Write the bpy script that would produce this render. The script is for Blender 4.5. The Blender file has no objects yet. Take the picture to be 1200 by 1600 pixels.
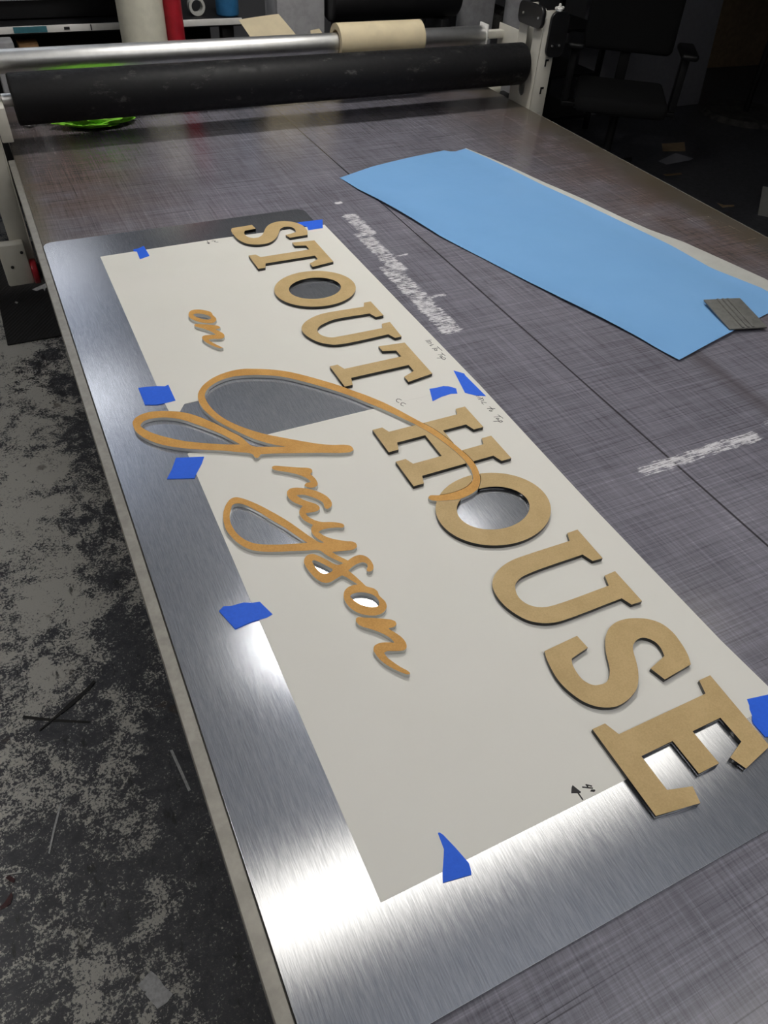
import bpy, bmesh, math, random
from mathutils import Matrix, Vector
from math import pi, sin, cos, radians
C = bpy.context.scene.collection
# ------------------------------------------------------------------ camera
cam_d = bpy.data.cameras.new('camera'); cam = bpy.data.objects.new('camera', cam_d); C.objects.link(cam)
cam.matrix_world = Matrix(((0.90146344, 0.26766402, -0.3401759, 0), (-0.42986589, 0.64578926, -0.63100836, 0),
                           (0.0507837, 0.71506098, 0.69721504, 1.62), (0, 0, 0, 1)))
cam_d.sensor_fit = 'VERTICAL'; cam_d.sensor_height = 32.0; cam_d.lens = 1143.94 / 1600 * 32
cam_d.clip_start = 0.02; cam_d.clip_end = 60
bpy.context.scene.camera = cam
# ------------------------------------------------------------------ world, lights, exposure
W = bpy.data.worlds.new('world'); bpy.context.scene.world = W; W.use_nodes = True
W.node_tree.nodes['Background'].inputs[0].default_value = (0.55, 0.65, 0.9, 1); W.node_tree.nodes['Background'].inputs[1].default_value = 0.05
vs = bpy.context.scene.view_settings; vs.view_transform = 'Standard'; vs.look = 'None'; vs.gamma = 1; vs.exposure = 0.0
try: vs.use_curve_mapping = False
except Exception: pass
CEIL = 3.05
# ceiling fixtures: (x, y, length along x, hanging depth, depth of added side plates, down strength, added up strength, colour, label) - each builds its own lamp further down
FIXTURES = [
    (0.90, -0.55, 1.80, .45, 0, 7.5, 9.0, (1.0, 0.97, 0.94), 'added hanging fill light with glowing diffuser, unseen behind the front end of the table'),  # unseen fill lamp, added to brighten the paper and the ceiling
    (1.00, 0.80, 2.20, .22, 0, 4.6, 0, (1.0, 0.94, 0.82), 'hanging ceiling light with glowing diffuser over the near end of the panel'),
    (0.98, 2.06, 0.50, .05, .34, 112.0, 0, (1.0, 0.965, 0.91), 'ceiling light above the black roller, with deep side plates added to narrow its light'),
    (-0.15, 3.75, 0.90, .40, 0, 3.0, 6.0, (0.95, 0.97, 1.0), 'hanging ceiling light with glowing diffuser above the workbench'),
    (-0.10, 5.50, 0.90, .40, 0, 2.4, 8.0, (0.95, 0.97, 1.0), 'hanging ceiling light with glowing diffuser by the back wall'),
    (-1.70, 1.30, 1.20, .05, 0, 23.0, 0, (1.0, 0.96, 0.90), 'ceiling light with glowing diffuser over the walkway left of the table'),
]
# ------------------------------------------------------------------ helpers
class NT:
    def __init__(s, name):
        s.m = bpy.data.materials.new(name); s.m.use_nodes = True; s.t = s.m.node_tree; s.b = s.t.nodes['Principled BSDF']; s._p = None
    def n(s, typ, **kw):
        nd = s.t.nodes.new(typ)
        for k, v in kw.items(): setattr(nd, k, v)
        return nd
    def lk(s, a, b): s.t.links.new(a, b)
    def put(s, sock, v):
        if isinstance(v, bpy.types.NodeSocket): s.lk(v, sock)
        else: sock.default_value = v
    def pos(s):
        if not s._p: s._p = s.n('ShaderNodeNewGeometry').outputs['Position']
        return s._p
    def xyz(s):
        o = s.n('ShaderNodeSeparateXYZ'); s.lk(s.pos(), o.inputs[0]); return o.outputs
    def scaled(s, sc, rot=0.0):
        o = s.n('ShaderNodeMapping'); s.lk(s.pos(), o.inputs[0]); o.inputs['Scale'].default_value = sc; o.inputs['Rotation'].default_value = (0, 0, rot); return o.outputs[0]
    def noise(s, scale=1.0, detail=4, rough=.55, vec=None, dist=0.0):
        o = s.n('ShaderNodeTexNoise'); s.put(o.inputs['Vector'], vec if vec is not None else s.pos())
        o.inputs['Scale'].default_value = scale; o.inputs['Detail'].default_value = detail; o.inputs['Roughness'].default_value = rough; o.inputs['Distortion'].default_value = dist
        return o.outputs[0]
    def math(s, op, a, b=0.0, c=0.0, clamp=False):
        o = s.n('ShaderNodeMath', operation=op, use_clamp=clamp); s.put(o.inputs[0], a); s.put(o.inputs[1], b)
        if op in ('MULTIPLY_ADD',): s.put(o.inputs[2], c)
        return o.outputs[0]
    def ramp(s, v, a, b, lo=0.0, hi=1.0, smooth=True):
        o = s.n('ShaderNodeMapRange', interpolation_type='SMOOTHSTEP' if smooth else 'LINEAR'); s.put(o.inputs[0], v)
        o.inputs[1].default_value = a; o.inputs[2].default_value = b; o.inputs[3].default_value = lo; o.inputs[4].default_value = hi
        return o.outputs[0]
    def mix(s, f, a, b, mode='MIX'):
        o = s.n('ShaderNodeMix', data_type='RGBA', blend_type=mode); s.put(o.inputs[0], f)
        for i, v in ((6, a), (7, b)):
            if isinstance(v, tuple) and len(v) == 3: v = v + (1,)
            s.put(o.inputs[i], v)
        return o.outputs[2]
    def box(s, x0, x1, y0, y1, soft):
        X, Y, _ = s.xyz()
        m = s.math('MULTIPLY', s.ramp(X, x0 - soft, x0 + soft), s.ramp(X, x1 - soft, x1 + soft, 1, 0))
        m = s.math('MULTIPLY', m, s.ramp(Y, y0 - soft, y0 + soft)); return s.math('MULTIPLY', m, s.ramp(Y, y1 - soft, y1 + soft, 1, 0))
    def bump(s, h, strength=.2, dist=.001):
        o = s.n('ShaderNodeBump'); o.inputs['Strength'].default_value = strength; o.inputs['Distance'].default_value = dist; s.lk(h, o.inputs['Height']); s.lk(o.outputs[0], s.b.inputs['Normal'])
    def set(s, **kw):
        names = dict(col='Base Color', rough='Roughness', metal='Metallic', spec='Specular IOR Level', ior='IOR', trans='Transmission Weight', aniso='Anisotropic', coat='Coat Weight', sheen='Sheen Weight', alpha='Alpha', tangent='Tangent')
        for k, v in kw.items():
            if isinstance(v, tuple) and len(v) == 3: v = v + (1,)
            s.put(s.b.inputs[names[k]], v)
        return s
def plain(name, col, rough=.5, metal=0.0, var=.12, scale=30.0, spec=.5):
    m = NT(name); f = m.ramp(m.noise(scale, 5, .6), .3, .7)
    m.set(col=m.mix(f, tuple(c * (1 - var) for c in col), tuple(min(1, c * (1 + var)) for c in col)), rough=rough, metal=metal, spec=spec); return m.m

def tag(o, label=None, cat=None, group=None, kind=None):
    if label: o['label'] = label
    if cat: o['category'] = cat
    if group: o['group'] = group
    if kind: o['kind'] = kind
    return o
def empty(name, loc, label, cat, group=None):
    o = bpy.data.objects.new(name, None); o.location = loc; o.empty_display_size = .05; C.objects.link(o); return tag(o, label, cat, group)
def link(name, me, m, parent=None, label=None):
    o = bpy.data.objects.new(name, me); C.objects.link(o)
    me.materials.clear(); me.materials.append(m)
    if parent is not None:
        o.parent = parent; o.matrix_parent_inverse = Matrix.Translation(parent_world(parent)).inverted()
    if label: o['label'] = label
    return o
def parent_world(p):
    v = Vector(p.location)
    while p.parent is not None:
        v = v + 0 * v; p = p.parent
    return v
def base(o):
    """move the origin of a mesh thing to the middle of its underside"""
    me = o.data; xs = [v.co for v in me.vertices]
    c = Vector(((min(v.x for v in xs) + max(v.x for v in xs)) / 2, (min(v.y for v in xs) + max(v.y for v in xs)) / 2, min(v.z for v in xs)))
    me.transform(Matrix.Translation(-c)); o.location = c; return o
class MB:
    def __init__(s): s.bm = bmesh.new()
    def box(s, x0, x1, y0, y1, z0, z1, bev=0.0, M=None, seg=2):
        r = bmesh.ops.create_cube(s.bm, size=1.0); vs_ = r['verts']
        bmesh.ops.scale(s.bm, vec=(x1 - x0, y1 - y0, z1 - z0), verts=vs_); bmesh.ops.translate(s.bm, vec=((x0 + x1) / 2, (y0 + y1) / 2, (z0 + z1) / 2), verts=vs_)
        allv = list(vs_)
        if bev:
            ed = list({e for v in vs_ for e in v.link_edges}); rr = bmesh.ops.bevel(s.bm, geom=ed, offset=bev, segments=seg, affect='EDGES', profile=.5)
            allv = list({v for f in rr['faces'] for v in f.verts} | {v for v in vs_ if v.is_valid})
        if M is not None: bmesh.ops.transform(s.bm, matrix=M, verts=allv)
        return s
    def cyl(s, p0, p1, r, r2=None, seg=32, caps=True, bev=0.0):
        p0, p1 = Vector(p0), Vector(p1); d = p1 - p0
        q = d.to_track_quat('Z', 'Y').to_matrix().to_4x4()
        rr = bmesh.ops.create_cone(s.bm, cap_ends=caps, cap_tris=False, segments=seg, radius1=r, radius2=r if r2 is None else r2, depth=d.length, matrix=Matrix.Translation((p0 + p1) / 2) @ q)
        if bev:
            ed = [e for e in {e for v in rr['verts'] for e in v.link_edges} if any(len(f.verts) > 4 for f in e.link_faces)]
            bmesh.ops.bevel(s.bm, geom=ed, offset=bev, segments=3, affect='EDGES', profile=.5)
        return s
    def tube(s, pts, r, seg=8):
        for a, b in zip(pts, pts[1:]):
            s.cyl(a, b, r, seg=seg)
            bmesh.ops.create_icosphere(s.bm, subdivisions=1, radius=r, matrix=Matrix.Translation(b))
        return s
    def ring(s, c, R, r, axis='Z', seg=48, sseg=10):
        vs_ = []
        for i in range(seg):
            a = 2 * pi * i / seg; row = []
            for j in range(sseg):
                b = 2 * pi * j / sseg; p = Vector(((R + r * cos(b)) * cos(a), (R + r * cos(b)) * sin(a), r * sin(b)))
                if axis == 'X': p = Vector((p.z, p.x, p.y))
                if axis == 'Y': p = Vector((p.x, p.z, p.y))
                row.append(s.bm.verts.new(p + Vector(c)))
            vs_.append(row)
        for i in range(seg):
            for j in range(sseg): s.bm.faces.new((vs_[i][j], vs_[(i + 1) % seg][j], vs_[(i + 1) % seg][(j + 1) % sseg], vs_[i][(j + 1) % sseg]))
        return s
    def hollow(s, p0, p1, ro, ri, seg=40):
        """a tube with wall thickness (open core)"""
        p0, p1 = Vector(p0), Vector(p1); q = (p1 - p0).to_track_quat('Z', 'Y').to_matrix(); rows = []
        for p, r in ((p0, ro), (p1, ro), (p1, ri), (p0, ri)):
            rows.append([s.bm.verts.new(p + q @ Vector((r * cos(2 * pi * i / seg), r * sin(2 * pi * i / seg), 0))) for i in range(seg)])
        for k in range(4):
            for i in range(seg): s.bm.faces.new((rows[k][i], rows[k][(i + 1) % seg], rows[(k + 1) % 4][(i + 1) % seg], rows[(k + 1) % 4][i]))
        return s
    def build(s, name, m, parent=None, label=None, smooth=True):
        bmesh.ops.recalc_face_normals(s.bm, faces=s.bm.faces)
        me = bpy.data.meshes.new(name); s.bm.to_mesh(me); s.bm.free()
        if smooth:
            for p in me.polygons: p.use_smooth = True
            try: me.set_sharp_from_angle(angle=radians(35))
            except Exception: pass
        return link(name, me, m, parent, label)
def outline_mesh(name, contours, z0, z1, bevel=0.0, M=None):
    """closed outlines (mm, the first solid, the rest holes) -> a solid slab from z0 to z1"""
    cu = bpy.data.curves.new(name, 'CURVE'); cu.dimensions = '2D'; cu.fill_mode = 'BOTH'; cu.extrude = (z1 - z0) / 2 - bevel; cu.bevel_depth = bevel; cu.bevel_resolution = 1; cu.offset = -bevel
    for c in contours:
        sp = cu.splines.new('POLY'); sp.points.add(len(c) - 1); sp.use_cyclic_u = True
        for p, (x, y) in zip(sp.points, c): p.co = (x / 1000, y / 1000, 0, 1)
    o = bpy.data.objects.new(name, cu); C.objects.link(o); bpy.context.view_layer.update()
    me = bpy.data.meshes.new_from_object(o.evaluated_get(bpy.context.evaluated_depsgraph_get()))
    bpy.data.objects.remove(o); bpy.data.curves.remove(cu)
    bm = bmesh.new(); bm.from_mesh(me); bmesh.ops.remove_doubles(bm, verts=bm.verts, dist=1e-6); bmesh.ops.recalc_face_normals(bm, faces=bm.faces)
    bmesh.ops.translate(bm, vec=(0, 0, (z0 + z1) / 2), verts=bm.verts)
    if M is not None: bmesh.ops.transform(bm, matrix=M, verts=bm.verts)
    bm.to_mesh(me); bm.free(); me.name = name; return me
def cut(me, cutters):
    """boolean difference of closed meshes"""
    o = bpy.data.objects.new('cutting', me); C.objects.link(o); tmp = []
    for cm in cutters:
        c = bpy.data.objects.new('cutter', cm); C.objects.link(c); tmp.append(c)
        md = o.modifiers.new('cut', 'BOOLEAN'); md.operation = 'DIFFERENCE'; md.solver = 'EXACT'; md.object = c
    bpy.context.view_layer.update()
    out = bpy.data.meshes.new_from_object(o.evaluated_get(bpy.context.evaluated_depsgraph_get()))
    for c in tmp: bpy.data.objects.remove(c)
    bpy.data.objects.remove(o); return out
def scale_outline(c, d):
    """grow (d>0) or shrink a closed outline by d mm along its normals"""
    n = len(c); a2 = sum(c[i - 1][0] * c[i][1] - c[i][0] * c[i - 1][1] for i in range(n)); s = 1 if a2 > 0 else -1; out = []
    for i in range(n):
        a = Vector(c[i]) - Vector(c[i - 1]); b = Vector(c[(i + 1) % n]) - Vector(c[i]); t = (a.normalized() + b.normalized()).normalized()
        out.append((c[i][0] + t.y * d * s, c[i][1] - t.x * d * s))
    return out
# outlines in millimetres on the table (x to the right, y away from the camera)
DATA = {
 'S1': [[(447.5,1692.2),(497.8,1694.6),(499.9,1671.9),(472.1,1668.7),(470.7,1666.5),(469.4,1664.3),(468.1,1662),(467,1659.4),(466.1,1655.8),(465.6,1651.7),(465.3,1647.5),(465.5,1643.6),(465.9,1640.5),(466.6,1637.6),(467.6,1634.7),(469,1632.1),(471,1629.7),(473.5,1627.6),(476.1,1625.6),(478.6,1623.5),(491.1,1623.6),(494.1,1625.9),(497.1,1628.2),(500.1,1630.7),(502.8,1633.4),(505.3,1636.6),(507.5,1640.1),(509.7,1643.8),(511.9,1647.7),(514.4,1652.3),(517,1657.2),(519.7,1662.1),(522.6,1666.7),(525.8,1671.1),(529.2,1675.2),(532.8,1679.1),(536.7,1682.5),(540.4,1685.3),(544.3,1687.7),(548.4,1689.7),(552.7,1691.2),(557.6,1692.3),(562.7,1692.8),(567.9,1692.8),(572.8,1692.3),(576.8,1691.4),(580.8,1690),(584.5,1688.2),(588.1,1686.1),(591.7,1683.6),(595.1,1680.6),(598.2,1677.3),(601.2,1673.9),(603.9,1670.2),(606.5,1666.3),(608.7,1662.1),(610.5,1657.7),(611.8,1652.3),(612.5,1646.6),(612.8,1640.8),(612.8,1635.2),(612.5,1630.4),(612,1625.8),(611.1,1621.3),(610.1,1616.8),(608.8,1612.5),(607.2,1608.2),(605.5,1604.1),(603.9,1599.8),(558.9,1598),(554.4,1614.8),(583,1622.5),(583.8,1625.2),(584.7,1627.9),(585.5,1630.7),(586,1633.6),(586.3,1637.2),(586.3,1641.1),(585.9,1644.8),(585,1648.2),(583.6,1650.8),(581.8,1653.2),(579.6,1655.3),(577.4,1656.9),(575,1657.9),(572.5,1658.5),(569.9,1658.8),(567.4,1659.3),(564.6,1658),(561.8,1656.8),(559.1,1655.4),(556.7,1653.7),(554.5,1651.4),(552.5,1648.6),(550.7,1645.7),(548.9,1642.6),(546.9,1639.1),(545,1635.4),(543,1631.6),(541,1627.8),(538.7,1623.7),(536.3,1619.5),(533.7,1615.4),(530.9,1611.4),(527.8,1607.5),(524.5,1603.6),(521,1599.9),(517.3,1596.6),(513.6,1593.8),(509.8,1591.3),(505.8,1589.2),(501.7,1587.6),(497.6,1586.6),(493.3,1586.1),(489,1586),(484.8,1586.3),(480.5,1586.9),(476.2,1587.9),(472,1589.3),(468,1591.2),(464,1593.4),(460.1,1596.1),(456.6,1599.2),(453.4,1602.8),(450.4,1607.5),(447.8,1612.8),(445.7,1618.5),(443.9,1624.3),(442.5,1630.4),(441.6,1636.9),(441,1643.4),(440.6,1649.7),(440.3,1655.5),(440.2,1661.3),(440.3,1666.9),(440.6,1671.9),(441,1675.2),(441.5,1678.2),(442.1,1680.9),(442.9,1683.6),(444.3,1686.6),(445.9,1689.4)]],
 'T1': [[(554.8,1572),(607.8,1566.2),(607.8,1450.6),(554.8,1441.8),(554.8,1459.6),(579.6,1473.1),(579.6,1492),(462.6,1492),(455.7,1473.1),(439.7,1473.1),(439.7,1540.9),(455.7,1540.9),(462.6,1525),(579.6,1525),(579.6,1546.9),(554.8,1554.3)]],
 'O1': [[(611.2,1349),(610.8,1355.8),(609.8,1362.5),(608.2,1369.1),(605.9,1375.5),(603,1381.8),(599.5,1387.8),(595.4,1393.5),(590.7,1398.9),(585.6,1403.9),(580,1408.4),(574,1412.5),(567.5,1416.2),(560.8,1419.3),(553.8,1421.9),(546.5,1423.9),(539.1,1425.4),(531.5,1426.3),(523.9,1426.6),(516.3,1426.3),(508.8,1425.4),(501.3,1423.9),(494.1,1421.9),(487,1419.3),(480.3,1416.2),(473.9,1412.5),(467.8,1408.4),(462.2,1403.9),(457.1,1398.9),(452.4,1393.5),(448.3,1387.8),(444.8,1381.8),(441.9,1375.5),(439.6,1369.1),(438,1362.5),(437,1355.8),(436.7,1349),(437,1342.3),(438,1335.6),(439.6,1328.9),(441.9,1322.5),(444.8,1316.2),(448.3,1310.2),(452.4,1304.5),(457.1,1299.2),(462.2,1294.2),(467.8,1289.6),(473.9,1285.5),(480.3,1281.9),(487,1278.7),(494.1,1276.1),(501.3,1274.1),(508.8,1272.6),(516.3,1271.8),(523.9,1271.5),(531.5,1271.8),(539.1,1272.6),(546.5,1274.1),(553.8,1276.1),(560.8,1278.7),(567.5,1281.9),(574,1285.5),(580,1289.6),(585.6,1294.2),(590.7,1299.2),(595.4,1304.5),(599.5,1310.2),(603,1316.2),(605.9,1322.5),(608.2,1328.9),(609.8,1335.6),(610.8,1342.3)],[(579.8,1349.6),(579.6,1353.5),(578.9,1357.5),(577.9,1361.4),(576.4,1365.2),(574.5,1368.9),(572.3,1372.4),(569.6,1375.8),(566.7,1379),(563.3,1381.9),(559.7,1384.6),(555.8,1387),(551.7,1389.2),(547.4,1391),(542.9,1392.5),(538.2,1393.7),(533.4,1394.6),(528.6,1395.1),(523.7,1395.3),(518.8,1395.1),(513.9,1394.6),(509.1,1393.7),(504.5,1392.5),(499.9,1391),(495.6,1389.2),(491.5,1387),(487.6,1384.6),(484,1381.9),(480.7,1379),(477.7,1375.8),(475.1,1372.4),(472.8,1368.9),(470.9,1365.2),(469.5,1361.4),(468.4,1357.5),(467.8,1353.5),(467.5,1349.6),(467.8,1345.6),(468.4,1341.6),(469.5,1337.7),(470.9,1333.9),(472.8,1330.2),(475.1,1326.7),(477.7,1323.3),(480.7,1320.2),(484,1317.2),(487.6,1314.5),(491.5,1312.1),(495.6,1309.9),(499.9,1308.1),(504.5,1306.6),(509.1,1305.4),(513.9,1304.5),(518.8,1304),(523.7,1303.8),(528.6,1304),(533.4,1304.5),(538.2,1305.4),(542.9,1306.6),(547.4,1308.1),(551.7,1309.9),(555.8,1312.1),(559.7,1314.5),(563.3,1317.2),(566.7,1320.2),(569.6,1323.3),(572.3,1326.7),(574.5,1330.2),(576.4,1333.9),(577.9,1337.7),(578.9,1341.6),(579.6,1345.6)]],
 'U1': [[(595.5,1256.5),(610.7,1256.6),(611.3,1195.8),(594,1194.5),(587.9,1212.2),(568,1213.5),(547.5,1215),(528.4,1216),(513,1215.6),(506.9,1214.6),(501.7,1213.3),(497,1211.8),(492.4,1210),(487.8,1208.3),(483.4,1206.4),(479.2,1204.3),(475.4,1201.9),(472.4,1199.4),(469.6,1196.7),(467.2,1193.8),(465.3,1190.7),(464,1187.3),(463.2,1183.8),(462.9,1180.2),(463.1,1176.6),(463.8,1173.1),(465,1169.6),(466.7,1166.2),(468.7,1163.2),(471.2,1160.4),(474.1,1157.9),(477.3,1155.8),(480.6,1154.1),(483.8,1153.2),(487.1,1152.9),(490.9,1152.8),(495.6,1152.7),(513.1,1152.1),(536.8,1151.8),(562.9,1151.6),(587.8,1151.3),(593.8,1166.5),(612.1,1167.7),(609.5,1109.8),(595.3,1109.1),(588.5,1126.1),(566.4,1125.6),(543.3,1124.9),(522.1,1124.4),(505.8,1124.4),(500.5,1124.5),(496.3,1124.7),(492.5,1125.1),(488.5,1125.6),(484.5,1126.2),(480.5,1127),(476.6,1128),(472.6,1129.6),(467.4,1132.6),(462.1,1136.4),(457.1,1140.7),(452.7,1145.3),(449.1,1150.1),(446.1,1155.3),(443.4,1160.7),(441.2,1166.1),(439.3,1171.2),(437.8,1176.4),(436.7,1181.7),(436,1186.8),(435.9,1191.5),(436.1,1196.2),(436.8,1200.8),(438,1205.2),(439.8,1209.4),(442.1,1213.4),(444.9,1217.2),(448,1220.8),(451.8,1224.6),(456.1,1228),(460.7,1231.2),(465.6,1234.1),(471.3,1236.9),(477.4,1239.4),(483.7,1241.5),(489.7,1243.1),(494.3,1244),(498.6,1244.5),(503.3,1244.8),(509,1245),(525,1244.8),(545.1,1243.8),(567,1242.5),(587.9,1241.3)]],
 'T2': [[(551.9,1092.9),(605,1087.3),(605,973.9),(551.9,965.8),(551.9,983.1),(577.1,993.8),(577.1,1014.8),(460.5,1014.8),(454.3,993.8),(438.8,993.8),(438.8,1063),(454.3,1063),(460.5,1045.6),(577.1,1045.6),(577.1,1067.9),(551.9,1075.1)]],
 'H': [[(432.4,862.5),(450.1,862.5),(455.8,847.9),(586,847.9),(591.6,862.5),(609.9,862.5),(609.9,800.5),(591.6,800.5),(586,817.5),(541.5,817.5),(541.5,760.2),(586,760.2),(591.6,775.1),(609.9,775.1),(609.9,712.7),(591.6,712.7),(586,729.2),(455.8,729.2),(450.1,712.7),(432.4,712.7),(432.4,775.1),(450.1,775.1),(455.8,760.2),(507.7,760.2),(507.7,817.5),(455.8,817.5),(450.1,800.5),(432.4,800.5)]],
 'O2': [[(612.1,625.5),(611.8,632.1),(610.8,638.7),(609.1,645.1),(606.7,651.4),(603.7,657.6),(600.1,663.4),(595.9,669),(591.1,674.3),(585.8,679.1),(580.1,683.6),(573.8,687.7),(567.2,691.2),(560.3,694.3),(553.1,696.8),(545.6,698.8),(537.9,700.2),(530.2,701.1),(522.3,701.4),(514.5,701.1),(506.7,700.2),(499.1,698.8),(491.6,696.8),(484.4,694.3),(477.4,691.2),(470.8,687.7),(464.6,683.6),(458.8,679.1),(453.5,674.3),(448.8,669),(444.6,663.4),(440.9,657.6),(438,651.4),(435.6,645.1),(433.9,638.7),(432.9,632.1),(432.5,625.5),(432.9,618.9),(433.9,612.3),(435.6,605.8),(438,599.5),(440.9,593.4),(444.6,587.5),(448.8,582),(453.5,576.7),(458.8,571.8),(464.6,567.4),(470.8,563.3),(477.4,559.8),(484.4,556.7),(491.6,554.2),(499.1,552.2),(506.7,550.8),(514.5,549.9),(522.3,549.6),(530.2,549.9),(537.9,550.8),(545.6,552.2),(553.1,554.2),(560.3,556.7),(567.2,559.8),(573.8,563.3),(580.1,567.4),(585.8,571.8),(591.1,576.7),(595.9,582),(600.1,587.5),(603.7,593.4),(606.7,599.5),(609.1,605.8),(610.8,612.3),(611.8,618.9)],[(579.9,625.3),(579.7,629.2),(579,633),(577.9,636.7),(576.4,640.4),(574.5,643.9),(572.1,647.3),(569.4,650.6),(566.3,653.6),(562.9,656.5),(559.2,659.1),(555.2,661.4),(550.9,663.5),(546.4,665.2),(541.8,666.7),(536.9,667.9),(532,668.7),(527,669.2),(521.9,669.4),(516.9,669.2),(511.9,668.7),(506.9,667.9),(502.1,666.7),(497.4,665.2),(492.9,663.5),(488.7,661.4),(484.7,659.1),(480.9,656.5),(477.5,653.6),(474.4,650.6),(471.7,647.3),(469.4,643.9),(467.5,640.4),(465.9,636.7),(464.8,633),(464.2,629.2),(464,625.3),(464.2,621.5),(464.8,617.7),(465.9,613.9),(467.5,610.2),(469.4,606.7),(471.7,603.3),(474.4,600),(477.5,597),(480.9,594.2),(484.7,591.6),(488.7,589.2),(492.9,587.2),(497.4,585.4),(502.1,583.9),(506.9,582.7),(511.9,581.9),(516.9,581.4),(521.9,581.2),(527,581.4),(532,581.9),(536.9,582.7),(541.8,583.9),(546.4,585.4),(550.9,587.2),(555.2,589.2),(559.2,591.6),(562.9,594.2),(566.3,597),(569.4,600),(572.1,603.3),(574.5,606.7),(576.4,610.2),(577.9,613.9),(579,617.7),(579.7,621.5)]],
 'U2': [[(594,537.2),(612.4,537.4),(611.5,476.7),(595.2,478),(589.3,493.7),(571.3,494),(552.7,494.3),(535.3,494.5),(521.1,494.6),(515.1,494.5),(510.1,494.4),(505.4,494.3),(500.8,494),(496.4,493.7),(492.2,493.3),(488.1,492.8),(484.1,491.9),(480.7,490.7),(477.3,489.3),(474.2,487.6),(471.5,485.7),(469.6,483.8),(468,481.7),(466.6,479.4),(465.4,476.9),(464.2,474.1),(463.1,471),(462.4,467.8),(462.1,464.7),(462.2,461.6),(462.7,458.4),(463.6,455.4),(464.7,452.5),(466,450),(467.6,447.7),(469.4,445.6),(471.4,443.6),(473.7,441.7),(476.2,440),(479,438.5),(481.8,437.2),(485,436.1),(488.2,435.2),(492,434.6),(496.7,434),(513.9,433),(537.3,432.6),(563.1,432.6),(587.7,432.4),(593.9,449.2),(612.4,450.1),(612.4,392.5),(595.4,393.4),(590,407.5),(564.4,407.6),(537.7,407.5),(513.4,407.6),(495.5,408.3),(490.7,408.7),(487,409.2),(483.7,409.8),(480.3,410.6),(476.9,411.6),(473.6,412.7),(470.3,414),(467.1,415.6),(463.5,417.7),(459.9,420.1),(456.4,422.8),(453.2,425.8),(450.3,429.3),(447.6,433.3),(445.3,437.5),(443.1,441.9),(441.1,446.5),(439.4,451.4),(437.9,456.3),(436.9,461.3),(436.3,466.1),(436,471),(436,475.9),(436.4,480.5),(437.1,484.7),(438,488.7),(439.2,492.5),(440.9,496.2),(443.1,499.8),(445.7,503.2),(448.8,506.4),(452.2,509.4),(456.5,512.4),(461.3,515.1),(466.4,517.5),(471.5,519.6),(476.4,521.1),(481.4,522.3),(486.5,523.2),(491.7,523.9),(497,524.3),(502.2,524.5),(507.8,524.5),(514.4,524.4),(529.8,524.3),(548.5,523.9),(568.6,523.4),(588,522.9)]],
 'S2': [[(444.6,378.1),(496.7,380.9),(498.3,360.5),(469.6,355.2),(467.6,352.2),(465.8,348.8),(464.9,346.1),(464.2,343.1),(463.7,340),(463.3,336.8),(463.1,333.5),(463.1,330.2),(463.3,326.8),(464,323.7),(465.2,320.8),(466.8,317.9),(468.7,315.4),(470.8,313.4),(473.3,311.9),(476.1,311),(478.9,310.4),(481.6,309.9),(484.2,309.7),(486.9,309.9),(489.8,310.8),(492.8,312.3),(495.5,314.2),(497.5,315.8),(499.3,317.7),(501.1,319.7),(502.8,321.8),(504.4,324.3),(505.9,326.9),(507.3,329.6),(508.7,332.4),(510,335.1),(511.3,337.9),(512.6,340.7),(514.1,343.4),(515.9,346.6),(517.9,349.7),(520,352.8),(522.2,355.9),(524.7,359),(527.3,362.1),(530,365),(532.9,367.6),(535.5,369.7),(538.2,371.6),(541,373.3),(544,374.7),(547.4,376),(550.9,377),(554.5,377.8),(558.1,378.3),(561.9,378.4),(565.7,378.3),(569.5,377.8),(573.2,377.2),(576.9,376.3),(580.6,375.1),(584.1,373.7),(587.6,372.2),(590.9,370.7),(594.2,369),(597.3,367.2),(600.2,365.1),(603.2,362.5),(606.2,359.6),(608.8,356.5),(611,353.1),(612.7,349.4),(614,345.3),(614.8,341.1),(615.4,336.7),(615.5,331.8),(615,326.6),(614.3,321.3),(613.4,316.4),(612.6,312),(611.5,307.8),(610.3,303.8),(609,300),(607.6,296.8),(606,293.9),(604.3,291),(602.7,288.1),(557.3,284),(551.7,303.7),(580.4,311.2),(581.4,314),(582.5,316.7),(583.5,319.4),(584.2,322.1),(584.5,324.8),(584.7,327.5),(584.6,330.1),(584.1,332.6),(582.9,335.4),(581.3,338.1),(579.4,340.4),(577.5,342.3),(575.3,343.8),(572.9,344.9),(570,345.4),(566.9,345.3),(563.8,344.8),(560.7,343.9),(557.6,342.4),(554.8,340.6),(552.4,338.5),(550.4,335.9),(548.5,333),(546.9,330),(545.3,326.7),(543.8,323.3),(542.2,320),(540.6,316.8),(538.9,313.7),(537.2,310.6),(535.3,307.6),(533.2,304.7),(531,301.8),(528.8,299),(526.4,296.4),(524.1,294.1),(521.7,291.8),(519.3,289.8),(516.8,287.9),(514,286.2),(511.1,284.8),(507.9,283.5),(504.7,282.3),(501.3,281.2),(497.7,280.2),(494,279.4),(490.3,278.8),(486.3,278.4),(482.5,278.2),(478.8,278.4),(475.7,278.9),(472.8,279.7),(469.9,280.6),(467.1,281.8),(464.2,283.1),(461.3,284.7),(458.6,286.5),(456,288.5),(453.3,290.9),(450.8,293.6),(448.4,296.6),(446.2,299.8),(444,303.8),(442,308.2),(440.3,312.8),(438.9,317.3),(437.7,321.9),(436.8,326.5),(436.2,331.2),(435.9,336),(436,341.1),(436.5,346.5),(437.2,351.7),(438,356.5),(438.8,360.3),(439.6,364),(440.5,367.4),(441.5,370.5),(442.5,373.2),(443.6,375.7)]],
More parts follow.
